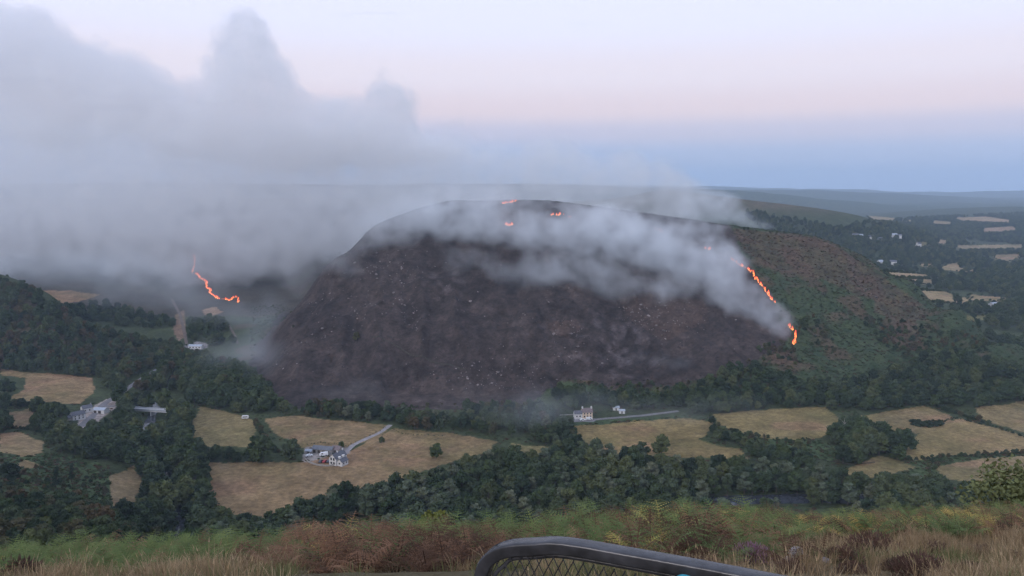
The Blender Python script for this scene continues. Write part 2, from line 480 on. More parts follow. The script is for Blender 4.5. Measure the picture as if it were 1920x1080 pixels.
# ------------------------------------------------------------------ what covers the ground (outlines read off the photograph)
FIELDS = [  # outline in photograph pixels, y range in metres, colour
    ([(0, 692), (60, 698), (172, 708), (176, 735), (150, 758), (60, 752), (15, 748), (45, 730), (48, 708), (0, 703)], 500, 760, (.27, .20, .13)),
    ([(8, 775), (60, 765), (72, 785), (45, 802), (10, 797)], 430, 620, (.22, .17, .12)),
    ([(0, 812), (40, 811), (82, 828), (80, 850), (42, 857), (0, 846)], 380, 560, (.25, .20, .13)),
    ([(20, 872), (48, 862), (75, 872), (55, 880)], 300, 520, (.27, .20, .13)),
    ([(203, 892), (255, 874), (268, 905), (243, 958), (210, 948)], 340, 520, (.22, .18, .12)),
    ([(375, 762), (440, 774), (478, 790), (476, 838), (385, 838), (356, 826), (360, 790)], 430, 640, (.21, .18, .105)),
    ([(497, 786), (545, 779), (692, 793), (736, 799), (700, 826), (650, 838), (565, 838), (515, 812)], 430, 640, (.23, .18, .115)),
    ([(388, 868), (570, 866), (650, 850), (738, 803), (850, 812), (935, 828), (915, 845), (810, 878), (735, 910), (620, 925), (500, 968), (388, 962)], 340, 600, (.245, .185, .12)),
    ([(960, 832), (1030, 838), (1010, 862), (935, 858)], 380, 560, (.19, .17, .10)),
    ([(1072, 800), (1282, 783), (1336, 790), (1336, 806), (1308, 826), (1385, 842), (1405, 862), (1262, 856), (1118, 852)], 380, 620, (.225, .185, .10)),
    ([(1338, 776), (1450, 767), (1548, 763), (1582, 792), (1540, 822), (1440, 824), (1348, 800)], 420, 620, (.22, .185, .10)),
    ([(1608, 780), (1735, 761), (1792, 783), (1738, 806), (1688, 820), (1655, 806)], 420, 620, (.23, .185, .115)),
    ([(1680, 862), (1728, 804), (1800, 784), (1925, 818), (1925, 848), (1800, 852), (1722, 862)], 380, 600, (.25, .20, .115)),
    ([(1828, 765), (1925, 752), (1925, 812), (1848, 790)], 420, 640, (.24, .20, .12)),
    ([(1575, 884), (1650, 853), (1725, 876), (1640, 894), (1580, 898)], 360, 560, (.21, .18, .10)),
    ([(1752, 876), (1830, 860), (1925, 855), (1925, 905), (1860, 912), (1780, 898)], 350, 560, (.23, .19, .12)),
    # the wide valley beyond the hill
    ([(1658, 509), (1738, 514), (1742, 521), (1668, 521)], 900, 2600, (.33, .27, .18)),
    ([(1682, 522), (1742, 523), (1768, 530), (1730, 533)], 900, 2600, (.33, .27, .18)),
    ([(1712, 544), (1775, 546), (1790, 556), (1820, 558), (1812, 570), (1735, 566)], 800, 2600, (.32, .26, .17)),
    ([(1820, 552), (1885, 558), (1880, 566), (1820, 562)], 800, 2600, (.32, .26, .18)),
    ([(1764, 500), (1796, 491), (1800, 502), (1836, 507), (1830, 511), (1770, 506)], 900, 2800, (.30, .25, .17)),
    ([(1724, 494), (1748, 494), (1746, 501), (1728, 500)], 900, 2800, (.33, .26, .19)),
    ([(1862, 478), (1915, 476), (1910, 486), (1888, 492), (1866, 486)], 900, 3000, (.28, .22, .16)),
    ([(1790, 460), (1918, 458), (1918, 466), (1795, 467)], 1200, 3400, (.25, .22, .15)),
    ([(1712, 455), (1740, 454), (1738, 462), (1715, 462)], 1200, 3400, (.16, .17, .10)),
    ([(1750, 448), (1775, 450), (1778, 458), (1762, 457)], 1200, 3400, (.30, .24, .17)),
    ([(1840, 428), (1900, 424), (1908, 432), (1880, 434), (1846, 436)], 1500, 4200, (.30, .23, .18)),
    ([(1625, 404), (1680, 409), (1676, 415), (1635, 413)], 1500, 4300, (.27, .23, .15)),
    ([(1690, 411), (1712, 413), (1708, 417), (1690, 416)], 1500, 4300, (.27, .23, .15)),
    ([(1745, 413), (1785, 416), (1784, 422), (1748, 420)], 1500, 4300, (.28, .24, .16)),
    ([(1790, 408), (1850, 406), (1905, 414), (1890, 418), (1800, 414)], 1500, 4600, (.33, .26, .19)),
    ([(1810, 592), (1850, 591), (1862, 600), (1815, 601)], 600, 2000, (.19, .19, .10)),
    ([(1885, 600), (1925, 596), (1925, 606), (1890, 606)], 600, 2000, (.26, .21, .15)),
    # side valley on the left
    ([(75, 545), (130, 545), (190, 553), (150, 565), (118, 570), (85, 560)], 900, 1300, (.27, .19, .14)),
    ([(330, 590), (345, 580), (350, 630), (335, 640), (325, 620)], 750, 1300, (.20, .15, .13)),
    ([(380, 580), (405, 575), (418, 585), (400, 592), (382, 590)], 750, 1300, (.30, .22, .18)),
]
BURNT = [(455, 700), (488, 640), (525, 590), (585, 515), (620, 470), (685, 412), (750, 380), (850, 362), (1000, 368), (1240, 398), (1368, 420),
         (1388, 470), (1448, 560), (1482, 628), (1462, 650), (1418, 672), (1392, 690), (1350, 705), (1330, 718), (1200, 728), (1060, 712),
         (1025, 728), (1000, 752), (900, 772), (700, 778), (560, 766), (480, 738)]
BROWN = [([(1376, 428), (1500, 440), (1560, 458), (1650, 515), (1735, 575), (1640, 566), (1540, 524), (1450, 506), (1395, 472)], 560, 1000),
         ([(1640, 560), (1720, 570), (1740, 600), (1690, 605), (1640, 585)], 560, 1000),
         ([(1660, 590), (1720, 610), (1740, 660), (1690, 655), (1650, 615)], 560, 1000),
         ([(1440, 660), (1490, 655), (1500, 680), (1455, 685)], 560, 1000),
         ([(1160, 560), (1230, 545), (1320, 565), (1330, 600), (1250, 640), (1180, 600)], 560, 1000),
         ([(1020, 605), (1080, 600), (1090, 625), (1040, 630)], 560, 1000),
         ([(1060, 712), (1100, 712), (1140, 724), (1090, 726)], 520, 800),
         ([(0, 570), (60, 560), (150, 640), (160, 690), (60, 660)], 640, 900),
         ([(0, 960), (90, 955), (190, 1000), (300, 1040), (0, 1040)], 150, 400)]
YARDS = [([(572, 838), (600, 833), (655, 838), (660, 868), (640, 876), (600, 876), (565, 866)], 400, 620, (.30, .27, .25)),
         ([(178, 760), (200, 748), (225, 755), (220, 762), (190, 785), (165, 808), (140, 805), (150, 785)], 450, 680, (.33, .28, .25)),
         ([(345, 648), (370, 640), (392, 645), (386, 655), (352, 657)], 650, 1000, (.24, .22, .22)),
         ([(1075, 780), (1112, 780), (1115, 790), (1078, 791)], 450, 640, (.28, .27, .27))]
GREEN_OPEN = [  # rough bracken without trees
    ([(0, 855), (100, 850), (180, 868), (230, 900), (240, 940), (130, 935), (0, 905)], 300, 560),
    ([(1395, 812), (1540, 826), (1600, 850), (1570, 870), (1480, 850), (1400, 850)], 380, 620),
    ([(1700, 862), (1925, 848), (1925, 860), (1760, 876), (1750, 900), (1700, 895)], 360, 600),
    ([(1060, 790), (1280, 778), (1280, 786), (1075, 802)], 420, 620),
    ([(1050, 715), (1130, 722), (1140, 735), (1060, 740)], 500, 760)]

vx, vy = XG.ravel(), YG.ravel()
vz = ZG.ravel()
PXv, PYv = project(vx, vy, vz)
jx = (fbm(vx / 9, vy / 9, 50, 3) - .5) * 9 * np.clip(520 / vy, .15, 1)
jy = (fbm(vx / 9 + 70, vy / 9, 51, 3) - .5) * 6 * np.clip(520 / vy, .12, 1)
PXj, PYj = PXv + jx, PYv + jy
zone = np.zeros(len(vx), np.int32)                 # 0 valley ground
zone[(vy > 2300)] = 4
hill = (vy > 545) & (vy < 1100) & (vz > -161.5) & (PXv > 440)
zone[hill] = 3
burnt_n = inpoly(PXv + (fbm(vx / 16, vy / 16, 60, 3) - .5) * 26, PYv + (fbm(vx / 16 + 9, vy / 16, 61, 3) - .5) * 22, BURNT) & (vy > 545) & (vy < 980)
zone[burnt_n] = 1
n1 = fbm(vx / 28, vy / 28, 70, 4)[:, None]; n2 = fbm(vx / 7, vy / 7, 71, 3)[:, None]; n3 = fbm(vx / 90, vy / 90, 72, 3)[:, None]
def lerp(a, b, t): return np.asarray(a)[None, :] * (1 - t) + np.asarray(b)[None, :] * t
colr = lerp((.040, .052, .028), (.066, .080, .038), n1)
g3 = lerp((.034, .054, .028), (.062, .078, .036), np.clip(n2 * 1.4 - .2, 0, 1))
g3 = g3 * (1 - smooth(.52, .68, n1)) + np.array((.085, .066, .042))[None] * smooth(.52, .68, n1)
z3 = zone == 3; colr[z3] = g3[z3]
z4 = zone == 4; colr[z4] = lerp((.040, .055, .035), (.075, .085, .05), n1)[z4]
# the ridge behind keeps pale moorland on its crown
moor = (vy > 1250) & (vy < 2700) & (vz > -75)
tm = smooth(-75, -35, vz)[:, None] * np.clip(n1 * 1.5, .3, 1)
colr = np.where(moor[:, None], colr * (1 - tm) + np.array((.115, .095, .065))[None] * tm, colr)
bc = lerp((.028, .022, .021), (.070, .053, .047), np.clip((n1 * .6 + n2 * .7 - .32) * 1.6, 0, 1))
bc = bc * (.80 + .40 * fbm(vx / 55 + 3, vy / 130, 77, 4)[:, None])
ash = smooth(.60, .78, n2 * .5 + n3 * .5)
bc = bc * (1 - ash) + np.array((.095, .078, .078))[None] * ash
bc = bc * (.60 + .80 * fbm(vx / 4.0, vy / 4.0, 75, 3)[:, None])
colr[burnt_n] = bc[burnt_n]
left_side = (vy > 900) & (vy < 1600) & (PXv < 700)
colr[left_side] = lerp((.045, .045, .038), (.09, .075, .06), n1)[left_side]
for poly, y0, y1 in BROWN:
    k = inpoly(PXj, PYj, poly) & (vy > y0) & (vy < y1)
    cb = lerp((.070, .044, .034), (.135, .085, .062), np.clip(n2 * 1.5 - .25, 0, 1))
    wgt = np.where(burnt_n, .32, .52)[:, None]
    colr[k] = (colr * (1 - wgt) + cb * wgt)[k]
for poly, y0, y1 in GREEN_OPEN:
    k = inpoly(PXj, PYj, poly) & (vy > y0) & (vy < y1)
    colr[k] = lerp((.040, .066, .032), (.075, .098, .042), n2)[k]
for poly, y0, y1, c in YARDS:
    k = inpoly(PXv, PYv, poly) & (vy > y0) & (vy < y1)
    colr[k] = (np.array(c)[None] * (.8 + .4 * n2))[k]
open_px = [(p, a, b) for p, a, b, _ in FIELDS] + [(p, a, b) for p, a, b, _ in YARDS] + list(GREEN_OPEN)
for i, (poly, y0, y1, c) in enumerate(FIELDS):
    k = inpoly(PXj, PYj, poly) & (vy > y0) & (vy < y1) & (zone != 1)
    fc = np.array(c)[None]
    green = np.clip(smooth(.47, .66, n3 * .6 + n1 * .4), 0, 1)
    pink = smooth(.55, .75, fbm(vx / 40 + 30, vy / 22, 80, 3)[:, None])
    fc = fc * (1 - green * .42) + np.array((.13, .135, .065))[None] * green * .42
    fc = fc * (1 - pink * .55) + np.array((.29, .19, .14))[None] * pink * .55
    fc = fc * (.72 + .56 * n2) * np.array((.96, .87, .72))[None]
    colr[k] = fc[k]
    zone[k] = 100 + i
colr = np.clip(colr, .01, .8)

nr = len(ROWS)
ii = (np.arange(nr - 1)[:, None] * NU + np.arange(NU - 1)[None, :]).ravel()
QUADS = np.stack([ii, ii + 1, ii + NU + 1, ii + NU], 1)
qz = zone[QUADS[:, 0]]
verts_all = np.stack([vx, vy, vz], 1)

def grid_mesh(name, verts, quads, cols, mat):
    used = np.unique(quads)
    remap = np.full(len(verts), -1, np.int64); remap[used] = np.arange(len(used))
    q = remap[quads]
    me = bpy.data.meshes.new(name)
    me.vertices.add(len(used)); me.vertices.foreach_set('co', verts[used].astype(np.float32).ravel())
    me.loops.add(q.size); me.loops.foreach_set('vertex_index', q.ravel().astype(np.int32))
    me.polygons.add(len(q)); me.polygons.foreach_set('loop_start', np.arange(0, q.size, 4, dtype=np.int32))
    me.polygons.foreach_set('use_smooth', np.ones(len(q), bool))
    me.update(calc_edges=True)
    ca = me.color_attributes.new('Col', 'FLOAT_COLOR', 'POINT')
    ca.data.foreach_set('color', np.concatenate([cols[used], np.ones((len(used), 1))], 1).astype(np.float32).ravel())
    me.materials.append(mat)
    o = obj(name, me)
    tag(o, kind='structure')
    return o

for zid, nm in ((0, 'valley_ground'), (1, 'burnt_hillside'), (3, 'bracken_hillside'), (4, 'far_hills')):
    grid_mesh(nm, verts_all, QUADS[qz == zid], colr, M['ground'])
for i in range(len(FIELDS)):
    if (qz == 100 + i).any():
        grid_mesh('dry_field', verts_all, QUADS[qz == 100 + i], colr, M['ground'])

# the hilltop the photographer stands on
gx = np.linspace(-45, 45, 181); gy = np.linspace(-25, 36, 153)
GX, GY = np.meshgrid(gx, gy)
GZ = np.where(GY < 0, -1.7 + (fbm(GX / 5, GY / 5, 90, 3) - .5) * .12, z_near(GX, GY)) + (fbm(GX / 5, GY / 5, 90, 3) - .5) * .12 * (GY >= 0)
nxv = len(gx)
ii = (np.arange(len(gy) - 1)[:, None] * nxv + np.arange(nxv - 1)[None, :]).ravel()
nq = np.stack([ii, ii + 1, ii + nxv + 1, ii + nxv], 1)
na = fbm(GX / 1.4, GY / 1.4, 91, 3).ravel()[:, None]
ncol = lerp((.07, .062, .035), (.17, .135, .08), na)
near_ground = grid_mesh('near_hilltop', np.stack([GX.ravel(), GY.ravel(), GZ.ravel()], 1), nq, ncol, M['ground'])

# ------------------------------------------------------------------ trees
def leaf_quads(c, n, size, up=.3, sq=1.0):
    """n leaf-clump faces round the points c"""
    nrm = rng.normal(size=(n, 3)); nrm[:, 2] += up
    nrm /= np.linalg.norm(nrm, axis=1)[:, None]
    a = np.cross(nrm, rng.normal(size=(n, 3))); a /= np.linalg.norm(a, axis=1)[:, None]
    b = np.cross(nrm, a)
    s = size * rng.uniform(.6, 1.3, (n, 1))
    j = lambda: s * rng.uniform(.55, 1.0, (n, 1))
    v = np.stack([c - a * j() - b * j() * sq, c + a * j() - b * j() * sq, c + a * j() + b * j() * sq, c - a * j() + b * j() * sq], 1)
    return v.reshape(-1, 3), np.arange(4 * n).reshape(-1, 4)

def lump(c, r, seed):
    """small uneven ball, the shaded inside of a clump"""
    v = []; f = []
    rows, cols = 4, 7
    for i in range(rows + 1):
        th = math.pi * i / rows
        for k in range(cols):
            ph = 2 * math.pi * k / cols
            rr = r * (.72 + .38 * _hash(np.int64(i * 31 + seed), np.int64(k * 17), seed))
            v.append((c[0] + rr * math.sin(th) * math.cos(ph), c[1] + rr * math.sin(th) * math.sin(ph), c[2] + rr * .85 * math.cos(th)))
    for i in range(rows):
        for k in range(cols):
            k2 = (k + 1) % cols
            f.append((i * cols + k, (i + 1) * cols + k, (i + 1) * cols + k2, i * cols + k2))
    return v, f

def broadleaf(h, wdt, nclump, leaves, leaf, seed, base=.22, shape='round', core=True):
    """trunk with limbs and a crown of leaf clumps, as (trunk mesh data, crown mesh data)"""
    r = np.random.default_rng(seed)
    tb = MB()
    top = h * .62
    lean = r.normal(0, .03 * h, 2)
    tb.tube([(0, 0, -.6), (0, 0, h * .1), (lean[0] * .5, lean[1] * .5, h * .3), (lean[0], lean[1], top)], [h * .030, h * .022, h * .017, h * .006], 6)
    cv = []; cf = []; n0 = 0
    cents = []
    for i in range(nclump):
        t = (i + .5) / nclump
        zz = base + (1 - base) * (r.uniform(.08, .95))
        if shape == 'cone':
            rad = wdt * .5 * (1.02 - (zz - base) / (1 - base)) * .9
        elif shape == 'tall':
            rad = wdt * .5 * math.sin(math.pi * min(1, max(.0, (zz - base) / (1 - base) * .86 + .12))) ** .6
        else:
            rad = wdt * .5 * math.sin(math.pi * min(1, max(0, (zz - base) / (1 - base) * .80 + .17))) ** .7
        ang = i * 2.39996 + r.uniform(-.4, .4)
        rr = rad * math.sqrt(r.uniform(.25, 1.0)) * .82
        c = np.array([rr * math.cos(ang) + lean[0] * zz, rr * math.sin(ang) + lean[1] * zz, zz * h - (.06 * h)])
        cs = wdt * r.uniform(.13, .23) * (1.0 if shape != 'cone' else .75)
        cents.append((c, cs))
    for c, cs in cents:
        n = leaves
        d = r.normal(size=(n, 3)); d /= np.linalg.norm(d, axis=1)[:, None]
        d[:, 2] = np.where(d[:, 2] < -.35, -d[:, 2], d[:, 2])
        pt = c[None] + d * (cs * r.uniform(.55, 1.15, (n, 1))) * np.array([1, 1, .8])[None]
        v, f = leaf_quads(pt, n, leaf, .8)
        cv.append(v); cf.append(f + n0); n0 += len(v)
        if core:
            v, f = lump(c, cs * .85, int(r.integers(1, 9999)))
            cv.append(np.array(v)); cf.append(np.array(f) + n0); n0 += len(v)
        if r.uniform() < .6:
            p0 = Vector((lean[0] * .6, lean[1] * .6, h * r.uniform(.2, .45)))
            p1 = Vector(c)
            tb.tube([p0, p0.lerp(p1, .5) + Vector((0, 0, .04 * h)), p1], [h * .010, h * .006, h * .003], 4, False)
    return (tb.v, tb.f), (np.concatenate(cv), np.concatenate(cf))

SPEC = [  # height, width, clumps, leaves per clump, leaf size, shape, material
    (12, 10.5, 26, 60, .42, 'round', 'leaf'), (14, 11, 30, 60, .44, 'round', 'leaf'), (10, 9.5, 24, 56, .40, 'round', 'leaf'),
    (15, 9.5, 30, 56, .42, 'tall', 'leaf'), (12, 8, 24, 56, .40, 'tall', 'leaf'), (11, 10, 24, 60, .42, 'round', 'leaf_dark'),
    (11, 9, 24, 56, .40, 'round', 'leaf_brown'), (13, 8, 26, 50, .36, 'tall', 'leaf_pale'), (17, 6.5, 34, 46, .38, 'cone', 'leaf_dark')]
BUSH = [(3.2, 4.2, 14, 46, .24, 'round', 'leaf'), (2.4, 3.6, 12, 46, .22, 'round', 'leaf_dark'), (3.8, 4.0, 14, 46, .26, 'round', 'leaf_brown')]
def protos(spec, seed, base):
    out = []
    for i, (h, w, n, lv, ls, sh, mt) in enumerate(spec):
        (tv, tf), (cv, cf) = broadleaf(h, w, n, lv, ls, seed + i, base, sh)
        tm = mesh('trunk', tv, tf, [M['bark']])
        cm = mesh('crown', cv, cf, [M[mt]])
        n0 = len(tv)
        both = mesh('tree', list(tv) + [tuple(v) for v in cv], list(tf) + [tuple(int(k) + n0 for k in f) for f in cf],
                    [M['bark'], M[mt]], [0] * len(tf) + [1] * len(cf))
        out.append((tm, cm, both, h, w))
    return out
TREES = protos(SPEC, 100, .20)
BUSHES = protos(BUSH, 200, .02)

def scatter_group():
    """geometry nodes: put a picked mesh of a collection on every vertex"""
    g = bpy.data.node_groups.new('scatter', 'GeometryNodeTree')
    g.interface.new_socket('Geometry', in_out='INPUT', socket_type='NodeSocketGeometry')
    g.interface.new_socket('Pieces', in_out='INPUT', socket_type='NodeSocketCollection')
    g.interface.new_socket('Geometry', in_out='OUTPUT', socket_type='NodeSocketGeometry')
    N, L = g.nodes, g.links
    gi = N.new('NodeGroupInput'); go = N.new('NodeGroupOutput')
    ci = N.new('GeometryNodeCollectionInfo'); ci.inputs['Separate Children'].default_value = True; ci.inputs['Reset Children'].default_value = True
    L.new(gi.outputs['Pieces'], ci.inputs['Collection'])
    ip = N.new('GeometryNodeInstanceOnPoints'); ip.inputs['Pick Instance'].default_value = True
    L.new(gi.outputs[0], ip.inputs['Points']); L.new(ci.outputs[0], ip.inputs['Instance'])
    for nm, dt, sock in (('pick', 'INT', 'Instance Index'), ('rot', 'FLOAT_VECTOR', 'Rotation'), ('size', 'FLOAT_VECTOR', 'Scale')):
        a = N.new('GeometryNodeInputNamedAttribute'); a.data_type = dt; a.inputs['Name'].default_value = nm
        L.new(a.outputs['Attribute'], ip.inputs[sock])
    L.new(ip.outputs[0], go.inputs[0])
    return g
SCATTER = scatter_group()
_pc = {}
def piece_collection(key, meshes):
    if key not in _pc:
        c = bpy.data.collections.new('pieces_' + key)
        for i, me in enumerate(meshes):
            o = bpy.data.objects.new('piece_%s_%02d' % (key, i), me)
            c.objects.link(o)
        _pc[key] = c
    return _pc[key]

def stuff(name, key, meshes, pts, pick, rot, size, label, cat):
    me = bpy.data.meshes.new(name)
    n = len(pts)
    me.vertices.add(n); me.vertices.foreach_set('co', np.asarray(pts, np.float32).ravel())
    a = me.attributes.new('pick', 'INT', 'POINT'); a.data.foreach_set('value', np.asarray(pick, np.int32))
    a = me.attributes.new('rot', 'FLOAT_VECTOR', 'POINT'); a.data.foreach_set('vector', np.asarray(rot, np.float32).ravel())
    a = me.attributes.new('size', 'FLOAT_VECTOR', 'POINT'); a.data.foreach_set('vector', np.asarray(size, np.float32).ravel())
    o = obj(name, me)
    md = o.modifiers.new('scatter', 'NODES'); md.node_group = SCATTER
    for it in SCATTER.interface.items_tree:
        if it.name == 'Pieces':
            md[it.identifier] = piece_collection(key, meshes)
    return tag(o, label, cat, kind='stuff')

def thing_tree(name, proto, loc, rz, s, label, group, sz=1.0, cat='tree'):
    e = empty(name, loc, rz, label, cat, group)
    e.scale = (s, s, s * sz)
    obj('trunk', proto[0], e); obj('crown', proto[1], e)
    return e

# outlines of woodland, judged at the middle of the crowns
WOODS = [  # outline, y0, y1, spacing, keep, picks, height factor, name of the wood
    ([(-260, 470), (0, 520), (80, 548), (160, 608), (280, 640), (330, 640), (445, 690), (470, 740), (350, 752), (225, 742), (185, 702), (60, 688), (-260, 690)], 600, 1000, 7.5, .97, (0, 1, 2, 4, 5, 6, 6), .82, 'the wooded spur'),
    ([(-100, 740), (15, 752), (100, 758), (140, 790), (175, 832), (255, 866), (205, 880), (110, 845), (85, 800), (40, 806), (0, 800), (-100, 810)], 430, 700, 7, .9, (0, 1, 2, 3, 5), .85, 'the belt below the left farm'),
    ([(200, 735), (330, 748), (336, 800), (346, 870), (352, 1000), (330, 1015), (215, 962), (262, 960), (272, 930), (272, 900), (258, 868), (205, 852), (162, 818), (192, 800), (230, 772)], 330, 700, 6.3, .97, (0, 1, 2, 3, 4, 5), .95, 'the left river bank'),
    ([(322, 755), (352, 770), (352, 830), (398, 850), (404, 880), (396, 950), (372, 990), (350, 1000), (343, 870), (330, 800)], 330, 640, 6.3, .97, (0, 1, 3, 5), .95, 'the right river bank'),
    ([(330, 660), (470, 690), (520, 745), (560, 770), (480, 782), (420, 765), (360, 758), (340, 730)], 540, 800, 7, .93, (0, 1, 2, 4), .85, 'the wood under the burnt hill'),
    ([(550, 765), (620, 750), (700, 760), (860, 780), (880, 760), (1010, 755), (1075, 790), (1095, 840), (1050, 838), (980, 815), (870, 800), (740, 795), (640, 790), (550, 780)], 470, 680, 6.8, .85, (0, 2, 4, 6, 7, 5), .75, 'the foot of the burnt hill'),
    ([(360, 990), (380, 968), (500, 975), (640, 928), (740, 912), (820, 885), (925, 852), (1010, 842), (1080, 830), (1130, 850), (1220, 862), (1330, 870), (1420, 868), (1580, 895), (1700, 900), (1800, 912), (1990, 915), (1990, 965), (1620, 955), (1460, 952), (1320, 965), (1100, 985), (900, 1010), (620, 1060), (300, 1060)], 300, 560, 6.6, .96, (0, 1, 2, 3, 4, 5, 7, 7, 0), 1.0, 'the riverside wood'),
    ([(1040, 722), (1130, 728), (1230, 735), (1300, 725), (1360, 690), (1420, 688), (1500, 712), (1570, 715), (1650, 700), (1780, 650), (1870, 680), (1990, 700), (1990, 748), (1850, 755), (1700, 758), (1560, 758), (1420, 765), (1290, 766), (1130, 752), (1040, 760)], 520, 720, 6.8, .93, (0, 1, 2, 4, 5, 5), .80, 'the foot of the green hill'),
    ([(1405, 820), (1450, 815), (1500, 840), (1530, 870), (1480, 872), (1420, 850), (1330, 805), (1360, 802)], 380, 560, 6, .9, (0, 1, 5), .75, 'the hedge between the fields'),
    ([(1585, 790), (1640, 792), (1690, 815), (1690, 855), (1620, 865), (1560, 850), (1545, 825)], 400, 560, 6, .93, (0, 1, 5, 2), .95, 'the copse between the fields'),
    ([(385, 845), (425, 840), (470, 850), (520, 855), (570, 862), (570, 866), (395, 866)], 400, 560, 6, .75, (0, 2, 5), .7, 'the hedge above the big field'),
    ([(-100, 910), (0, 915), (120, 935), (215, 950), (330, 1010), (400, 1045), (-100, 1060)], 200, 420, 6.0, .93, (0, 2, 5, 6, 6), .62, 'the slope below the viewpoint'),
    # the wide valley and side valley
    ([(1520, 470), (1640, 425), (1990, 405), (1990, 560), (1990, 740), (1920, 668), (1800, 597), (1700, 535), (1600, 480)], 760, 3300, 13, .93, (0, 1, 2, 5, 5, 0), 1.0, 'far'),
    ([(1560, 425), (1640, 412), (1760, 405), (1990, 395), (1990, 430), (1700, 440), (1560, 470)], 1500, 4400, 16, .9, (0, 1, 2, 5), 1.1, 'far'),
    ([(1385, 388), (1450, 402), (1560, 420), (1650, 430), (1600, 480), (1520, 447), (1430, 432)], 1150, 2300, 12, .9, (0, 1, 2, 5, 5), .9, 'far'),
    ([(60, 560), (200, 565), (330, 600), (440, 640), (330, 650), (180, 620)], 850, 1300, 10, .75, (0, 2, 5), .9, 'far'),
    ([(350, 600), (420, 598), (440, 640), (360, 640)], 760, 1100, 8, .9, (0, 1, 5), .9, 'far'),
]
SIGHT = [  # crowns may not stand here, in front of these buildings
    ([(246, 752), (322, 752), (322, 796), (275, 812), (262, 830), (255, 800), (262, 775), (246, 770)], 300, 548),
    ([(124, 758), (160, 745), (225, 742), (228, 775), (190, 800), (150, 815), (124, 795)], 300, 620),
    ([(1072, 762), (1120, 762), (1175, 760), (1175, 782), (1120, 795), (1072, 798)], 300, 600),
    ([(340, 640), (395, 638), (395, 660), (340, 660)], 300, 800),
    ([(452, 776), (470, 776), (470, 790), (452, 790)], 300, 600), ([(330, 940), (350, 940), (362, 1005), (322, 1005)], 300, 430), ([(1330, 928), (1620, 928), (1620, 950), (1330, 952)], 300, 376), ([(598, 984), (660, 972), (735, 972), (735, 990), (690, 1002), (600, 1015)], 250, 342), ([(312, 875), (334, 875), (336, 915), (318, 915)], 300, 480)]
def in_sight(cx, cy_, ys):
    k = np.zeros(len(cx), bool)
    for poly, a, b in SIGHT: k |= inpoly(cx, cy_, poly) & (ys > a) & (ys < b)
    return k
def shelter(pxs, pys, ys):
    k = np.zeros(len(pxs), bool)
    for poly, a, b in open_px:
        k |= inpoly(pxs, pys, poly) & (ys > a - 30) & (ys < b + 30)
    return k
def hides_field(cx, cy_, ys):
    k = np.zeros(len(cx), bool)
    for poly, a, b, _ in FIELDS: k |= inpoly(cx, cy_, poly) & (ys > a - 60) & (ys < b)
    return k
ROADS = []          # filled with (points, half width) before the trees are set out
def clear_of_roads(x, y):
    k = np.ones(len(x), bool)
    for pts, hw in ROADS:
        for a, b in zip(pts[:-1], pts[1:]):
            d = (b - a).xy; l2 = max(d.length_squared, 1e-6)
            t = np.clip(((x - a.x) * d.x + (y - a.y) * d.y) / l2, 0, 1)
            k &= ((x - a.x - t * d.x) ** 2 + (y - a.y - t * d.y) ** 2) > hw ** 2
    return k

def ground_line(pix, step=3.0, ymin=300.0):
    pts = [P(a, b, ymin) for a, b in pix]
    out = []
    for a, b in zip(pts[:-1], pts[1:]):
        n = max(1, int((b - a).xy.length / step))
        for k in range(n):
            out.append(a.lerp(b, k / n))
    out.append(pts[-1])
    # soften corners
    for _ in range(3):
        out = [out[0]] + [(out[i - 1] + out[i] * 2 + out[i + 1]) / 4 for i in range(1, len(out) - 1)] + [out[-1]]
    return out

def ribbon(name, pts, hw, mat, lift=.12, jitter=.0):
    v = []; f = []
    for i, p in enumerate(pts):
        d = (pts[min(i + 1, len(pts) - 1)] - pts[max(i - 1, 0)]).xy
        d = d.normalized() if d.length > 0 else Vector((1, 0))
        nrm = Vector((-d.y, d.x))
        w = hw * (1 + jitter * (float(vnoise(i * .35, hw * 7.1, 5)) - .5))
        row = [p.xy + nrm * w * s for s in (-1, -.5, 0, .5, 1)]
        zz = [float(height(q.x, q.y)) for q in row]
        for s, q in enumerate(row):
            v.append((q.x, q.y, zz[s] + lift * (1 if s in (1, 2, 3) else .3)))
        if i:
            for s in range(4):
                a = (i - 1) * 5 + s
                f.append((a, a + 1, a + 6, a + 5))
    me = mesh(name, v, f, [mat], smooth=True)
    return tag(obj(name, me), kind='structure')

M['earth'] = mat_plain('bare_earth', (.13, .10, .085), .95, .3, .2)
LINES = [  # name, pixels, half width, material, clearance
    ('farm_track', [(640, 862), (648, 848), (662, 834), (690, 822), (712, 812), (732, 797)], 1.7, 'track', 5),
    ('cottage_lane', [(1050, 793), (1078, 790), (1112, 788), (1160, 783), (1210, 779), (1272, 771)], 1.9, 'asphalt', 6),
    ('riverside_road', [(590, 1006), (620, 1002), (655, 995), (690, 990), (720, 985)], 2.3, 'track', 7),
    ('valley_road', [(150, 800), (172, 782), (196, 757), (222, 740), (262, 712), (300, 690)], 2.4, 'asphalt', 5),
    ('farm_lane', [(196, 762), (215, 762), (240, 760), (262, 762)], 2.2, 'asphalt', 4),
    ('hill_track', [(430, 610), (440, 628), (446, 645)], 1.2, 'earth', 3),
    ('quarry_track', [(322, 560), (338, 590), (345, 620), (350, 645)], 1.6, 'earth', 3)]
RIVERS = [('river', [(330, 1015), (345, 985), (338, 955), (330, 925), (318, 890), (290, 850), (268, 825), (280, 795), (290, 765), (312, 730), (335, 690)], 3.2),
          ('river_bend', [(1180, 952), (1300, 942), (1400, 938), (1500, 936), (1600, 936), (1720, 940)], 6.0)]
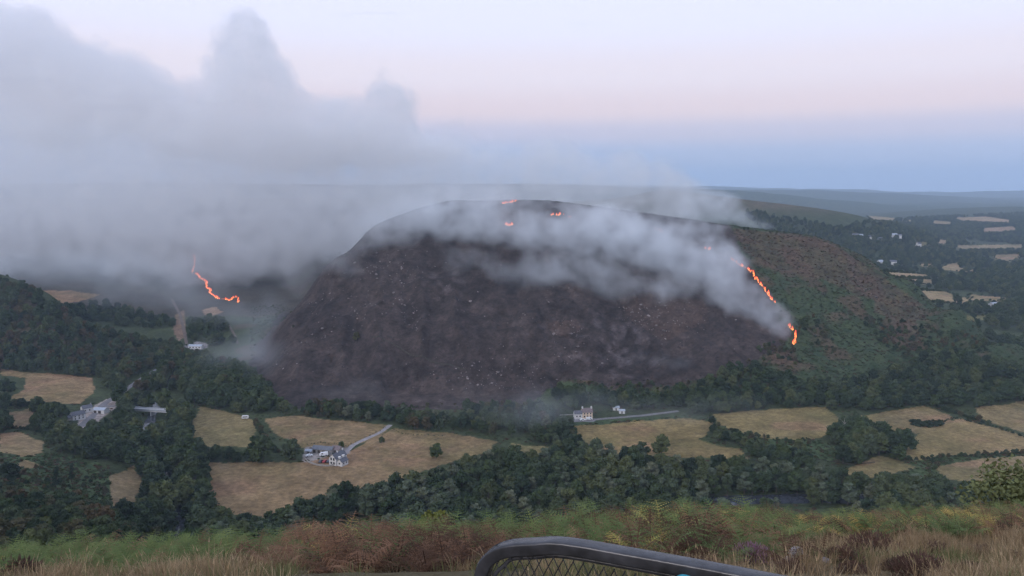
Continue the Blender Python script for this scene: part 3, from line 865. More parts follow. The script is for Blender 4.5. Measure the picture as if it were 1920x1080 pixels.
for nm, pix, hw, mt, cl in LINES:
    pts = ground_line(pix)
    ribbon(nm, pts, hw, M[mt], .12, .25)
    ROADS.append((pts[::4] + [pts[-1]], hw + cl))
for nm, pix, hw in RIVERS:
    pts = ground_line(pix)
    ribbon(nm, pts, hw, M['water'], .25, .5)
    ROADS.append((pts[::4] + [pts[-1]], hw - .6))

cand = []           # x, y, z, pick, scale, zscale, rot, wood index
for wi, (poly, y0, y1, sp, keep, picks, hf, nm) in enumerate(WOODS):
    x0 = (min(a for a, _ in poly) - W / 2) / F * y1 * 1.05 if min(a for a, _ in poly) < W / 2 else (min(a for a, _ in poly) - W / 2) / F * y0 * .95
    x1 = (max(a for a, _ in poly) - W / 2) / F * y1 * 1.05 if max(a for a, _ in poly) > W / 2 else (max(a for a, _ in poly) - W / 2) / F * y0 * .95
    xs, ys = np.meshgrid(np.arange(x0, x1, sp), np.arange(y0, y1, sp))
    xs = xs.ravel() + rng.uniform(-.48, .48, xs.size) * sp; ys = ys.ravel() + rng.uniform(-.48, .48, ys.size) * sp
    s = hf * rng.uniform(.72, 1.18, xs.size)
    zs = height(xs, ys)
    pk = rng.choice(picks, xs.size)
    hts = np.array([SPEC[k][0] for k in range(len(SPEC))])[pk] * s
    cx, cy_ = project(xs, ys, zs + hts * .5)
    bx, by = project(xs, ys, zs)
    k = inpoly(cx, cy_, poly) & (rng.uniform(size=xs.size) < keep)
    ux_, uy_ = project(xs, ys, zs + hts * (.75 if nm == 'far' else .5))
    k &= ~shelter(bx, by, ys) & ~in_sight(cx, cy_, ys) & ~hides_field(ux_, uy_, ys)
    k &= clear_of_roads(xs, ys)
    if nm == 'far':
        k &= (fbm(xs / 120, ys / 120, 44, 3) > .34) & ((zs < -140) | (ys > 1000))
    for i in np.nonzero(k)[0]:
        cand.append((xs[i], ys[i], zs[i], int(pk[i]), s[i], rng.uniform(.88, 1.15), rng.uniform(0, 6.28), wi))

# single trees and bushes the photograph shows on their own: base pixel, prototype, height in m, label
SOLO = [
    (494, 868, 1, 17, 'tall round broadleaf tree in the hedge left of the white farmhouse'),
    (478, 850, 3, 13, 'slim broadleaf tree behind the tallest tree of the farm hedge'),
    (548, 863, 0, 13, 'broad dark tree beside the open farmyard'),
    (640, 842, 2, 4.5, 'small dark tree at the end of the farm barn'),
    (716, 831, 2, 4.2, 'small round tree beside the farm track'),
    (818, 860, 0, 9.5, 'lone round tree in the dry field right of the farmhouse'),
    (668, 640, 6, 8.0, 'lone olive tree left standing on the burnt hillside'),
    (1240, 856, 1, 14, 'round tree at the lower edge of the field below the cottage'),
    (1205, 858, 0, 10, 'lower round tree beside the field below the cottage'),
    (1335, 795, 5, 6, 'dark bushy tree in the field corner by the hedge'),
    (1700, 845, 1, 14, 'spreading tree with a flat top right of the copse between the fields'),
    (1672, 850, 5, 13, 'dark tree at the right end of the copse between the fields'),
    (135, 905, 8, 11, 'dark pointed conifer on the bracken slope'),
    (105, 918, 8, 12, 'dark pointed conifer standing beside a smaller one on the bracken slope'),
    (15, 740, 0, 13, 'round tree at the edge of the dry field under the wooded spur'),
    (20, 905, 5, 10, 'dark tree on the bracken slope at the wood edge'),
    (1395, 432, 5, 4.0, 'dark bush on the skyline of the hill'),
    (1402, 431, 5, 3.4, 'smaller dark bush on the skyline of the hill'),
]
for px, p, k, ht, lab in SOLO:
    if p < 500:
        b = P(px, p, 500); 
    else:
        b = PV(px, p)
    s = ht / SPEC[k][0]
    thing_tree('broadleaf_tree' if k != 8 else 'conifer_tree', TREES[k], b, rng.uniform(0, 6), s, lab, None, 1.0)

# low oval thicket in the right-hand field
for i, (px, p, ht) in enumerate([(1715, 797, 5), (1726, 799, 5.5), (1738, 800, 5.5), (1750, 799, 5), (1760, 797, 4.5)]):
    b = PV(px, p)
    thing_tree('thicket_bush', BUSHES[1], b, rng.uniform(0, 6), ht / 2.4, 'dark rounded bush of the oval thicket in the dry field', 'bushes of the oval thicket', .85, 'bush')

cand.sort(key=lambda c: -SPEC[c[3]][0] * c[4] / c[1])
LABEL = {
    'the wooded spur': 'broadleaf tree in the mixed wood on the spur behind the left field',
    'the belt below the left farm': 'broadleaf tree in the belt below the grey-roofed farm',
    'the left river bank': 'broadleaf tree on the river bank below the road bridge, farm side',
    'the right river bank': 'broadleaf tree on the river bank below the bridge, big-field side',
    'the wood under the burnt hill': 'broadleaf tree in the wood between bridge and burnt hill',
    'the foot of the burnt hill': 'scrubby broadleaf tree at the foot of the burnt hill',
    'the riverside wood': 'broadleaf tree in the riverside wood below the dry fields',
    'the foot of the green hill': 'broadleaf tree in the belt at the foot of the green hill',
    'the hedge between the fields': 'hedgerow tree between the two middle dry fields',
    'the copse between the fields': 'broadleaf tree of the copse between the right-hand fields',
    'the hedge above the big field': 'low hedgerow tree above the big dry field',
    'the slope below the viewpoint': 'scrub tree on the slope below the viewpoint'}
LOOK = ['broad round', 'large full-crowned', 'small round', 'tall oval', 'slim upright', 'dark round', 'browning', 'pale green', 'dark pointed']
def tree_label(k, nm, px):
    if nm == 'the riverside wood':
        where = ('at the bottom corner of the big dry field' if px < 560 else 'between the riverside road and the big dry field' if px < 820 else 'in the wood behind the gorse shrub' if px < 1000
                 else 'in the wood below the cottage field' if px < 1290 else 'along the river bend' if px < 1620 else 'below the small right-hand field by the hawthorn')
        return LOOK[k] + ' broadleaf tree ' + where
    return LOOK[k] + ' ' + LABEL[nm]
n_single = 0
rest = []
for c in cand:
    x, y, z, k, s, szf, rz, wi = c
    nm = WOODS[wi][7]
    ok = False
    if n_single < 300 and nm != 'far':
        tx, ty = project(x, y, z + SPEC[k][0] * s * .7)
        if 10 < tx < 1910 and ty < 1000 - 60 * (tx > 900):
            q = P(float(tx), float(ty), 3.0)
            ok = q.y > y - 12
    if ok:
        n_single += 1
        lb = tree_label(k, nm, tx)
        thing_tree('broadleaf_tree', TREES[k], (x, y, z - .1), rz, s, lb, 'trees: ' + lb, szf)
    else:
        rest.append(c)
rest_np = np.array([(c[0], c[1], c[2] - .1, c[3], c[4], c[4] * c[5], c[6], c[7]) for c in rest])
for sel, nm, lab in ((np.array([WOODS[int(w)][7] != 'far' for w in rest_np[:, 7]]), 'woodland', 'dense mixed broadleaf woodland filling the valley and spur'),
                     (np.array([WOODS[int(w)][7] == 'far' for w in rest_np[:, 7]]), 'far_woodland', 'blue hazy far woodland between the fields of the wide valley')):
    q = rest_np[sel]
    stuff(nm, 'trees', [t[2] for t in TREES], q[:, :3], q[:, 3], np.stack([q[:, 6] * 0, q[:, 6] * 0, q[:, 6]], 1), np.stack([q[:, 4], q[:, 4], q[:, 5]], 1), lab, 'woodland')
print('trees', n_single, len(rest))

# bushes: scrub on the green hill, field edges, hedges
bc_ = []
def scrub(poly, y0, y1, sp, keep, hs, thr=.5, nscale=45, picks=(0, 1, 2)):
    x0 = (min(a for a, _ in poly) - W / 2) / F; x1 = (max(a for a, _ in poly) - W / 2) / F
    xs, ys = np.meshgrid(np.arange(min(x0 * y0, x0 * y1) - 5, max(x1 * y0, x1 * y1) + 5, sp), np.arange(y0, y1, sp))
    xs = xs.ravel() + rng.uniform(-.5, .5, xs.size) * sp; ys = ys.ravel() + rng.uniform(-.5, .5, ys.size) * sp
    zs = height(xs, ys); px, py = project(xs, ys, zs)
    k = inpoly(px, py, poly) & (rng.uniform(size=xs.size) < keep) & (fbm(xs / nscale, ys / nscale, 33, 3) > thr) & clear_of_roads(xs, ys)
    f_ = np.zeros(len(xs), bool)
    for poly2, a, b, _ in FIELDS: f_ |= inpoly(px, py, poly2) & (ys > a) & (ys < b)
    k &= ~f_
    for i in np.nonzero(k)[0]:
        bc_.append((xs[i], ys[i], zs[i] - .1, int(rng.choice(picks)), rng.uniform(*hs), rng.uniform(0, 6.28)))
scrub([(1400, 680), (1440, 640), (1500, 640), (1480, 560), (1560, 600), (1700, 600), (1800, 620), (1900, 665), (1900, 700), (1780, 690), (1600, 720), (1420, 710)], 560, 760, 5.0, .5, (.6, 1.5), .44)
scrub([(1440, 560), (1560, 560), (1700, 640), (1850, 640), (1900, 665), (1700, 690), (1480, 640)], 560, 800, 7, .5, (.4, 1.0), .5)
scrub([(1390, 430), (1520, 450), (1700, 540), (1650, 600), (1480, 560), (1440, 520)], 600, 880, 8, .25, (.25, .6), .5)
scrub([(1040, 712), (1140, 722), (1330, 718), (1300, 750), (1040, 745)], 500, 700, 5, .6, (.5, 1.2), .4)
scrub([(0, 850), (110, 845), (230, 890), (240, 950), (100, 940), (0, 915)], 300, 480, 4.2, .55, (.25, .8), .42)
scrub([(1390, 805), (1560, 822), (1610, 855), (1560, 880), (1400, 858)], 380, 520, 4, .5, (.3, .9), .44)
scrub([(1690, 864), (1920, 846), (1920, 858), (1760, 880), (1750, 902), (1690, 898)], 360, 480, 3.2, .8, (.3, .8), .3)
scrub([(480, 640), (560, 575), (640, 478), (660, 470), (600, 560), (520, 650)], 600, 820, 8, .35, (.3, .8), .4)
scrub([(560, 770), (700, 765), (1000, 755), (1000, 775), (700, 790), (560, 785)], 520, 640, 5, .6, (.4, 1.1), .4)
scrub([(330, 640), (480, 660), (470, 740), (350, 750)], 560, 800, 6, .5, (.4, 1.2), .4)
# hedge lines between fields
for pix, hs in (([(1795, 784), (1820, 792), (1870, 802), (1925, 822)], (.3, .7)), ([(1735, 800), (1790, 785)], (.3, .5)), ([(1760, 765), (1800, 778), (1850, 795)], (.7, 1.3)),
                ([(735, 805), (760, 815), (830, 818)], (.15, .3)), ([(1690, 863), (1800, 856), (1925, 850)], (.4, .9)),
                ([(1340, 798), (1400, 815), (1440, 822)], (.4, .9)), ([(480, 792), (500, 830), (520, 850)], (.6, 1.2)), ([(10, 760), (60, 762), (120, 770)], (.8, 1.5)),
                ([(0, 802), (60, 806), (90, 815)], (.6, 1.0)), ([(655, 834), (700, 814), (725, 800)], (.12, .25)), ([(575, 835), (600, 830), (655, 836)], (.15, .3))):
    pts = ground_line(pix, 2.2)
    for q in pts:
        x = q.x + rng.uniform(-1, 1); y = q.y + rng.uniform(-1, 1)
        bc_.append((x, y, float(height(x, y)) - .1, int(rng.choice((0, 1, 1, 2))), rng.uniform(*hs), rng.uniform(0, 6.28)))
# hedgerows of the far valley: along the field outlines
for poly, y0, y1, c in FIELDS[16:33]:
    pts = ground_line(list(poly) + [poly[0]], 11.0, 760.0)
    for q in pts:
        if q.y > 760 and rng.uniform() < .8:
            bc_.append((q.x + rng.uniform(-3, 3), q.y + rng.uniform(-3, 3), q.z - .3, int(rng.choice((0, 1))), rng.uniform(.6, 1.2), rng.uniform(0, 6.28)))
bc_.sort(key=lambda c: -c[4] / c[1])
rest = []
for i, c in enumerate(bc_):
    px, py = project(c[0], c[1], c[2])
    if i < 130 and 5 < px < 1915 and c[1] < 760:
        side = 'scrub on the green hill' if px > 1380 and py < 745 else 'bushes of the valley floor'
        lk = ('rounded green', 'low dark', 'browning')[c[3]]
        wh = ('on the green hill above the tree belt' if side.startswith('scrub') else 'in the hedges of the left-hand fields' if px < 360 else 'beside the big dry field and the farm' if px < 900
              else 'near the cottage lane and its field' if px < 1320 else 'in the hedges of the right-hand fields')
        thing_tree('shrub', BUSHES[c[3]], c[:3], c[5], c[4], lk + ' shrub ' + wh, 'shrubs: ' + lk + ' ' + wh, 1, 'shrub')
    else:
        rest.append(c)
q = np.array(rest)
stuff('scrub', 'bushes', [t[2] for t in BUSHES], q[:, :3], q[:, 3], np.stack([q[:, 5] * 0, q[:, 5] * 0, q[:, 5]], 1), np.stack([q[:, 4]] * 3, 1), 'low green scrub scattered over slopes and hedges', 'scrub')

# dead pale tree in the copse
def dead_tree(loc, h):
    tb = MB()
    r = np.random.default_rng(5)
    tb.tube([(0, 0, -.5), (.1, 0, h * .4), (0, .2, h * .8), (.2, .1, h)], [h * .022, h * .016, h * .009, h * .003], 6)
    e = empty('dead_tree', loc, 0, 'bare pale dead tree trunk beside the copse between the fields', 'tree')
    tb.build('trunk', M['bark_pale'], e)
    for i in range(9):
        z0 = h * r.uniform(.35, .85); a = r.uniform(0, 6.28); l = h * r.uniform(.12, .3)
        b = MB().tube([(0.05, .1, z0), (l * .5 * math.cos(a), l * .5 * math.sin(a), z0 + l * .5), (l * math.cos(a), l * math.sin(a), z0 + l * .8)], [h * .008, h * .005, h * .002], 4)
        b.build('branch', M['bark_pale'], e)
dead_tree(PV(1581, 826), 15)
# ------------------------------------------------------------------ boulders, charred tufts, tussocks
def rock_mesh(seed, name='boulder'):
    r = np.random.default_rng(seed)
    v, f = lump((0, 0, 0), 1.0, seed)
    v = np.array(v) * r.uniform(.75, 1.25, 3)[None] * np.array([1.2, 1.0, .75])[None]
    return mesh(name, v, f, [M['boulder']])
ROCKS = [rock_mesh(i + 3) for i in range(6)]
M['char'] = mat_random('charred_heather', [(.020, .018, .019), (.040, .033, .033), (.028, .024, .025), (.055, .046, .044)], .95)
M['tuss'] = mat_random('bracken_tussock', [(.034, .056, .028), (.058, .078, .034), (.045, .064, .030), (.085, .062, .038), (.040, .060, .030)], .95)
M['tuss_brown'] = mat_random('rust_tussock', [(.085, .050, .036), (.12, .072, .050), (.060, .048, .034), (.10, .075, .052)], .95)
def tuft_mesh(seed, mat, n=34, flat=.55):
    d = np.random.default_rng(seed).normal(size=(n, 3)); d /= np.linalg.norm(d, axis=1)[:, None]
    d[:, 2] = np.abs(d[:, 2]) * flat
    v, f = leaf_quads(d * .8, n, .34, .8)
    return mesh('tuft', v, f, [mat])
TUFTS = [tuft_mesh(i, M['char']) for i in range(3)] + [tuft_mesh(i + 9, M['tuss']) for i in range(3)] + [tuft_mesh(i + 19, M['tuss_brown']) for i in range(2)]

# candidates over the hill face
n = 60000
ux = rng.uniform(-.40, .72, n); yy = rng.uniform(548, 960, n)
xx = ux * yy; zz = height(xx, yy); px, py = project(xx, yy, zz)
wob = (fbm(xx / 16, yy / 16, 60, 3) - .5) * 26, (fbm(xx / 16 + 9, yy / 16, 61, 3) - .5) * 22
inb = inpoly(px + wob[0], py + wob[1], BURNT)
brn = np.zeros(n, bool)
for poly, a, b in BROWN[:6]: brn |= inpoly(px, py, poly)
onhill = (zz > -160) & (px > 470)
free = clear_of_roads(xx, yy) & ~shelter(px, py, yy) & onhill
# tufts
kt = free & (rng.uniform(size=n) < np.where(inb, .17, .40))
pick = np.where(inb, rng.integers(0, 3, n), np.where(brn & (rng.uniform(size=n) < .8), rng.integers(6, 8, n), rng.integers(3, 6, n)))
sz = np.where(inb, rng.uniform(.3, 1.0, n), rng.uniform(.5, 1.7, n))
for kk, nm, lab, cat in ((kt & inb, 'charred_heather', 'black charred heather tufts all over the burnt slope', 'heather'), (kt & ~inb, 'hillside_bracken', 'green and rust bracken tussocks covering the unburnt hillside', 'bracken')):
    i = np.nonzero(kk)[0]
    stuff(nm, 'tufts', TUFTS, np.stack([xx[i], yy[i], zz[i]], 1), pick[i], np.stack([i * 0., i * 0., rng.uniform(0, 6.28, len(i))], 1), np.stack([sz[i], sz[i], sz[i] * .7], 1), lab, cat)
# rough bracken of the valley floor and the slope on the left
m_ = 30000
uv = rng.uniform(-.75, .74, m_); yv = rng.uniform(290, 560, m_); xv = uv * yv; zv = height(xv, yv); pv_ = project(xv, yv, zv)
go_ = np.zeros(m_, bool)
for poly, a, b in GREEN_OPEN: go_ |= inpoly(pv_[0], pv_[1], poly)
fd_ = np.zeros(m_, bool)
for poly, a, b, c in FIELDS: fd_ |= inpoly(pv_[0], pv_[1], poly)
kv = np.nonzero(~fd_ & clear_of_roads(xv, yv) & (rng.uniform(size=m_) < np.where(go_, .9, .22)))[0]
sv = rng.uniform(.5, 1.5, len(kv))
stuff('valley_bracken', 'tufts', TUFTS, np.stack([xv[kv], yv[kv], zv[kv]], 1), rng.choice([3, 4, 5, 3, 4, 5, 6], len(kv)), np.stack([sv * 0, sv * 0, rng.uniform(0, 6.28, len(kv))], 1), np.stack([sv, sv, sv * .7], 1), 'rough green bracken on the open ground between woods and fields', 'bracken')
# boulders, in drifts
cl = fbm(xx / 38, yy / 38, 95, 3) * .55 + fbm(xx / 11, yy / 11, 96, 2) * .45
rocky = np.zeros(n, bool)
for poly in ([(700, 540), (760, 550), (800, 600), (780, 620), (680, 600), (560, 580), (620, 540)], [(1160, 560), (1310, 560), (1330, 600), (1240, 640), (1160, 600)], [(840, 680), (1010, 680), (1020, 740), (900, 730)],
             [(540, 600), (640, 560), (700, 630), (560, 650)], [(1040, 600), (1100, 600), (1080, 680), (1020, 690)], [(1540, 470), (1600, 480), (1700, 560), (1640, 560)], [(650, 470), (800, 500), (780, 540), (640, 520)]):
    rocky |= inpoly(px, py, poly)
kb = free & (rng.uniform(size=n) < np.where(rocky, .22, .035)) & (cl > np.where(rocky, .42, .50)) & (inb | (brn & (rng.uniform(size=n) < .5)))
bi = np.nonzero(kb)[0]
bs = np.clip(rng.lognormal(-.85, .5, len(bi)), .2, 1.6)
order = np.argsort(-bs / yy[bi])
lab_r = lambda q: ('pale boulder in the scree under the smoke on the burnt slope' if px[q] > 1140 and py[q] > 540 and inb[q] else
                   'pale boulder on the left flank of the burnt hill' if px[q] < 820 and inb[q] else
                   'pale boulder on the middle of the burnt slope' if inb[q] else 'pale boulder among brown heather on the unburnt hill')
for j in order[:140]:
    q = bi[j]
    o = obj('boulder', ROCKS[int(rng.integers(6))], None, (xx[q], yy[q], zz[q] + bs[j] * .15), (rng.uniform(-.4, .4), rng.uniform(-.4, .4), rng.uniform(0, 6)), (bs[j],) * 3)
    tag(o, lab_r(q), 'boulder', 'boulders: ' + lab_r(q)[13:])
j = order[140:]; q = bi[j]
stuff('scattered_stones', 'rocks', ROCKS, np.stack([xx[q], yy[q], zz[q] + bs[j] * .1], 1), rng.integers(0, 6, len(q)), rng.uniform(-.4, 6, (len(q), 3)), np.stack([bs[j]] * 3, 1), 'pale stones scattered over the burnt hillside', 'stones')

# low bank wall running across the burnt slope
def low_wall(name, pix, h, w, mat, label, ymin=300, step=1.6):
    pts = ground_line(pix, step, ymin)
    v = []; f = []
    for i, p in enumerate(pts):
        d = (pts[min(i + 1, len(pts) - 1)] - pts[max(i - 1, 0)]).xy.normalized(); nn = Vector((-d.y, d.x))
        hh = h * (.7 + .6 * float(vnoise(i * .7, 3.3, 8)))
        for s, zz_ in ((-1, -.3), (-.7, hh), (.7, hh), (1, -.3)):
            qx, qy = p.x + nn.x * w * s * .5, p.y + nn.y * w * s * .5
            v.append((qx, qy, float(height(qx, qy)) + zz_))
        if i:
            for s in range(3):
                a = (i - 1) * 4 + s
                f.append((a, a + 1, a + 5, a + 4))
    f += [(0, 1, 2, 3), tuple(len(v) - k for k in (1, 2, 3, 4))]
    return tag(obj(name, mesh(name, v, f, [mat])), label, 'wall')
M['bank'] = mat_plain('mossy_wall', (.050, .045, .034), .95, .45, .5)
low_wall('bank_wall', [(700, 632), (740, 648), (790, 668), (840, 684), (872, 694)], .55, .8, M['bank'], 'old mossy bank wall running down across the burnt slope', 500)
low_wall('yard_wall', [(570, 860), (580, 869), (598, 874), (622, 875), (640, 871)], .9, .5, M['stone'], 'curved low stone wall round the farmyard of the white farmhouse')
low_wall('field_wall', [(1640, 868), (1600, 872), (1560, 866), (1530, 862)], .35, .7, M['bank'], 'broken stone wall below the copse between the right-hand fields')
low_wall('lane_wall', [(1045, 780), (1060, 779), (1076, 778)], .7, .4, M['stone'], 'short pale garden wall beside the cream cottage')

# ------------------------------------------------------------------ buildings
def gable_block(e, L, D, eave, ridge, wm, rm, off=(0, 0), ov=.3, name='wall'):
    """walls and roof of a block, ridge along local x, centred at off"""
    ox, oy = off
    a, b = L / 2, D / 2
    v = [(-a, -b, -1.5), (a, -b, -1.5), (a, b, -1.5), (-a, b, -1.5), (-a, -b, eave), (a, -b, eave), (a, b, eave), (-a, b, eave), (-a, 0, ridge), (a, 0, ridge)]
    f = [(0, 3, 2, 1), (0, 1, 5, 4), (2, 3, 7, 6), (1, 2, 6, 9, 5), (3, 0, 4, 8, 7)]
    obj(name, mesh(name, [(x + ox, y + oy, z) for x, y, z in v], f, [wm]), e)
    sl = (ridge - eave) / b
    t = .16
    for s in (-1, 1):
        y0 = s * (b + ov); z0 = eave - sl * ov
        vv = [(-a - ov, y0, z0 + .03), (a + ov, y0, z0 + .03), (a + ov, 0, ridge + .03), (-a - ov, 0, ridge + .03)]
        vv += [(x, y, z + t) for x, y, z in vv]
        ff = [(0, 1, 2, 3), (7, 6, 5, 4), (0, 4, 5, 1), (1, 5, 6, 2), (2, 6, 7, 3), (3, 7, 4, 0)]
        obj('roof', mesh('roof', [(x + ox, y + oy, z) for x, y, z in vv], ff, [rm]), e)

def window(e, x, y, z, w, h, face, fm='white'):
    """face: 'y-' long front, 'y+' back, 'x-' / 'x+' the ends"""
    t = .07
    if face[0] == 'y':
        s = -1 if face[1] == '-' else 1
        fr = MB().box(x - w / 2 - .08, x + w / 2 + .08, min(y, y + s * t), max(y, y + s * t), z - .08, z + h + .08)
        pn = MB().box(x - w / 2, x + w / 2, min(y + s * t * .5, y + s * (t + .03)), max(y + s * t * .5, y + s * (t + .03)), z, z + h)
    else:
        s = -1 if face[1] == '-' else 1
        fr = MB().box(min(x, x + s * t), max(x, x + s * t), y - w / 2 - .08, y + w / 2 + .08, z - .08, z + h + .08)
        pn = MB().box(min(x + s * t * .5, x + s * (t + .03)), max(x + s * t * .5, x + s * (t + .03)), y - w / 2, y + w / 2, z, z + h)
    f = fr.build('window', M[fm], e)
    pn.build('pane', M['glass'], f)
def door(e, x, y, z, w, h, s=-1, mat='door'):
    MB().box(x - w / 2, x + w / 2, min(y, y + s * .06), max(y, y + s * .06), z, z + h).build('door', M[mat], e)
def chimney(e, x, y, z0, z1, w=.8, mat='white'):
    c = MB().box(x - w / 2, x + w / 2, y - w * .4, y + w * .4, z0, z1).build('chimney', M[mat], e)
    MB().tube([(x, y, z1), (x, y, z1 + .35)], .14, 7).build('chimney_pot', M['slate_red'], c)

def base(px, p, dz=0.0, ymin=300):
    q = P(px, p, ymin); return Vector((q.x, q.y, q.z + dz))

# white farmhouse: gable end to the valley, ridge running back
fh = empty('farmhouse', base(634, 868, .25), R(62), 'white farmhouse with slate roof and gable facing the valley', 'house')
gable_block(fh, 11, 6.0, 4.6, 7.6, M['white'], M['slate'])
for yy_ in (-1.15, 1.15):
    window(fh, -5.5, yy_, 3.3, 1.3, 1.9, 'x-'); window(fh, -5.5, yy_, .7, 1.4, 1.5, 'x-')
gable_block(fh, 6.5, 4.2, 2.7, 4.6, M['white'], M['slate'], (-1.2, -5.15), name='side_wing_wall')
window(fh, -4.45, -5.1, 1.0, 1.3, 1.2, 'x-')
window(fh, -2.6, -7.25, .9, 1.1, 1.1, 'y-'); window(fh, .2, -7.25, .9, 1.1, 1.1, 'y-')
for xx_ in (-2.2, 1.6):                       # dormers over the side wing
    MB().box(xx_ - .8, xx_ + .8, -4.2, -2.6, 3.6, 5.6).build('dormer', M['white'], fh)
chimney(fh, 4.9, 0, 6.6, 8.9); chimney(fh, -.5, 0, 6.9, 8.6)
door(fh, 2.6, -3.0, 0, 1.0, 2.1)

fh.scale = (.88,) * 3
barn = empty('farm_barn', base(607, 848, .1), R(-14), 'long low dark-roofed barn behind the white farmhouse yard', 'barn')
gable_block(barn, 15, 6.5, 2.6, 4.2, M['stone'], M['sheet'])
for k in range(4): door(barn, -5.4 + 3.4 * k, -3.25, 0, 1.8, 2.0)
barn.scale = (.9,) * 3
shed = empty('farm_shed', base(632, 848, .1), R(-14), 'small slate-roofed shed joined to the end of the long barn', 'shed')
gable_block(shed, 5.5, 5, 2.3, 3.9, M['stone'], M['slate_red'])
door(shed, 0, -2.5, 0, 1.2, 1.9); window(shed, 1.7, -2.5, .9, .7, .7, 'y-')
st = empty('lean_to_shed', base(580, 850, .1), R(-14), 'tiny grey shed at the left end of the farmyard', 'shed')
gable_block(st, 4, 3, 1.8, 2.5, M['stone'], M['sheet_pale']); door(st, 0, -1.5, 0, 1, 1.6)

ct = empty('cottage', base(1095, 783, .2), R(6), 'cream and white cottage with two white chimneys beside the lane', 'house')
gable_block(ct, 7.4, 6.0, 4.4, 6.6, M['cream'], M['slate_red'], (2.0, 0))
gable_block(ct, 5.6, 5.2, 3.3, 5.0, M['white'], M['slate'], (-4.55, 0), name='annex_wall')
chimney(ct, -1.3, 0, 6.0, 8.0, 1.0); chimney(ct, 5.3, 0, 6.0, 8.0, 1.0)
for xx_ in (-.2, 2.0, 4.2):
    window(ct, xx_, -3.0, 2.9, .9, 1.1, 'y-')
window(ct, -.2, -3.0, .8, 1.0, 1.2, 'y-'); window(ct, 4.2, -3.0, .8, 1.0, 1.2, 'y-'); door(ct, 2.0, -3.0, 0, 1.0, 2.1)
window(ct, -5.8, -2.6, 1.0, 1.0, 1.1, 'y-'); window(ct, -3.4, -2.6, 1.0, 1.0, 1.1, 'y-')
for (px_, p_, L_, lab) in ((1155, 769, 4.6, 'pale-roofed hut among the trees right of the cottage'), (1166, 775, 4.2, 'white shed at the lane edge right of the cottage')):
    h_ = empty('garden_shed', base(px_, p_, .1), R(-5), lab, 'shed')
    gable_block(h_, L_, 3, 2.1, 2.9, M['white'], M['sheet_pale']); door(h_, 0, -1.5, 0, .9, 1.8)

lf = empty('farm_house', base(146, 786, .2), R(52), 'grey slate-roofed farm house above the pale yard', 'house')
gable_block(lf, 10, 6, 4.2, 6.6, M['white'], M['slate'])
gable_block(lf, 5.2, 5, 3.0, 4.8, M['stone'], M['slate'], (-7.65, 0), name='outhouse_wall')
for xx_ in (-3, 0, 3): window(lf, xx_, -3, 2.6, .9, 1.1, 'y-'); window(lf, xx_, -3, .7, 1.0, 1.2, 'y-')
chimney(lf, 4.4, 0, 5.8, 7.6, .8, 'stone')
lf.scale = (.85,) * 3
l2 = empty('farm_house', base(163, 772, .2), R(48), 'second slate-roofed house up the yard beside the road', 'house')
gable_block(l2, 8, 5.6, 3.6, 5.8, M['white'], M['slate'])
for xx_ in (-2, 1.4): window(l2, xx_, -2.8, 1.0, 1.0, 1.2, 'y-')
chimney(l2, 3.4, 0, 5.0, 6.8, .8, 'stone')
l2.scale = (.85,) * 3
l3 = empty('farm_barn', base(190, 774, .2), R(-8), 'open barn with pale blue sheet roof between road and yard', 'barn')
gable_block(l3, 10.5, 7, 3.0, 4.3, M['white'], M['sheet_pale'])
door(l3, -3.2, -3.5, 0, 2.6, 2.5); door(l3, 1.0, -3.5, 0, 2.6, 2.5)

l3.scale = (.85,) * 3
qb = empty('quarry_building', base(368, 653, .2, 600), R(-4), 'low white works building at the quarry below the far left fire', 'building')
gable_block(qb, 17, 8, 3.2, 4.6, M['white'], M['sheet_pale'])
for k in range(4): window(qb, -6 + 4 * k, -4, .9, 1.6, 1.4, 'y-')
qb.scale = (.8,) * 3
cv_ = empty('caravan', base(460, 786, .3), R(10), 'small white caravan at the top of the left-hand dry field', 'caravan')
v = []; prof = [(-2.2, .35), (2.2, .35), (2.4, 1.2), (2.1, 2.2), (-2.1, 2.3), (-2.4, 1.3)]
v = [(x, -1.05, z) for x, z in prof] + [(x, 1.05, z) for x, z in prof]
obj('body', mesh('body', v, [tuple(range(6))[::-1], tuple(range(6, 12))] + [(i, (i + 1) % 6, 6 + (i + 1) % 6, 6 + i) for i in range(6)], [M['white']]), cv_)
MB().box(-1.5, 1.5, -1.09, -1.05, 1.3, 1.9).build('window', M['glass'], cv_)
for s in (-1.0, 1.0): MB().tube([(0, s - .1, .3), (0, s + .1, .3)], .32, 10).build('wheel', M['rubber'], cv_)

# far houses of the wide valley
for k, (px_, p_, L_) in enumerate([(1575, 478, 16), (1584, 476, 12), (1603, 447, 14), (1612, 448, 12), (1632, 451, 12), (1648, 454, 12), (1676, 446, 14), (1684, 447, 14), (1722, 463, 11), (1650, 497, 12), (1662, 498, 13), (1673, 497, 16)]):
    q = base(px_, p_, .5, 900)
    e = empty('far_house', q, R(float(rng.uniform(-40, 40))), 'tiny white house among the trees of the wide far valley', 'house', 'white houses of the far valley')
    gable_block(e, L_, 8, 7.0, 10.5, M['white'], M['sheet_pale'] if k % 3 == 0 else M['slate'], ov=.4)
fb = empty('far_barn', base(1864, 577, .3, 700), R(15), 'pale metal-roofed barn behind the trees at the far fields', 'barn')
gable_block(fb, 13, 9, 5, 7.5, M['concrete'], M['sheet_pale'])

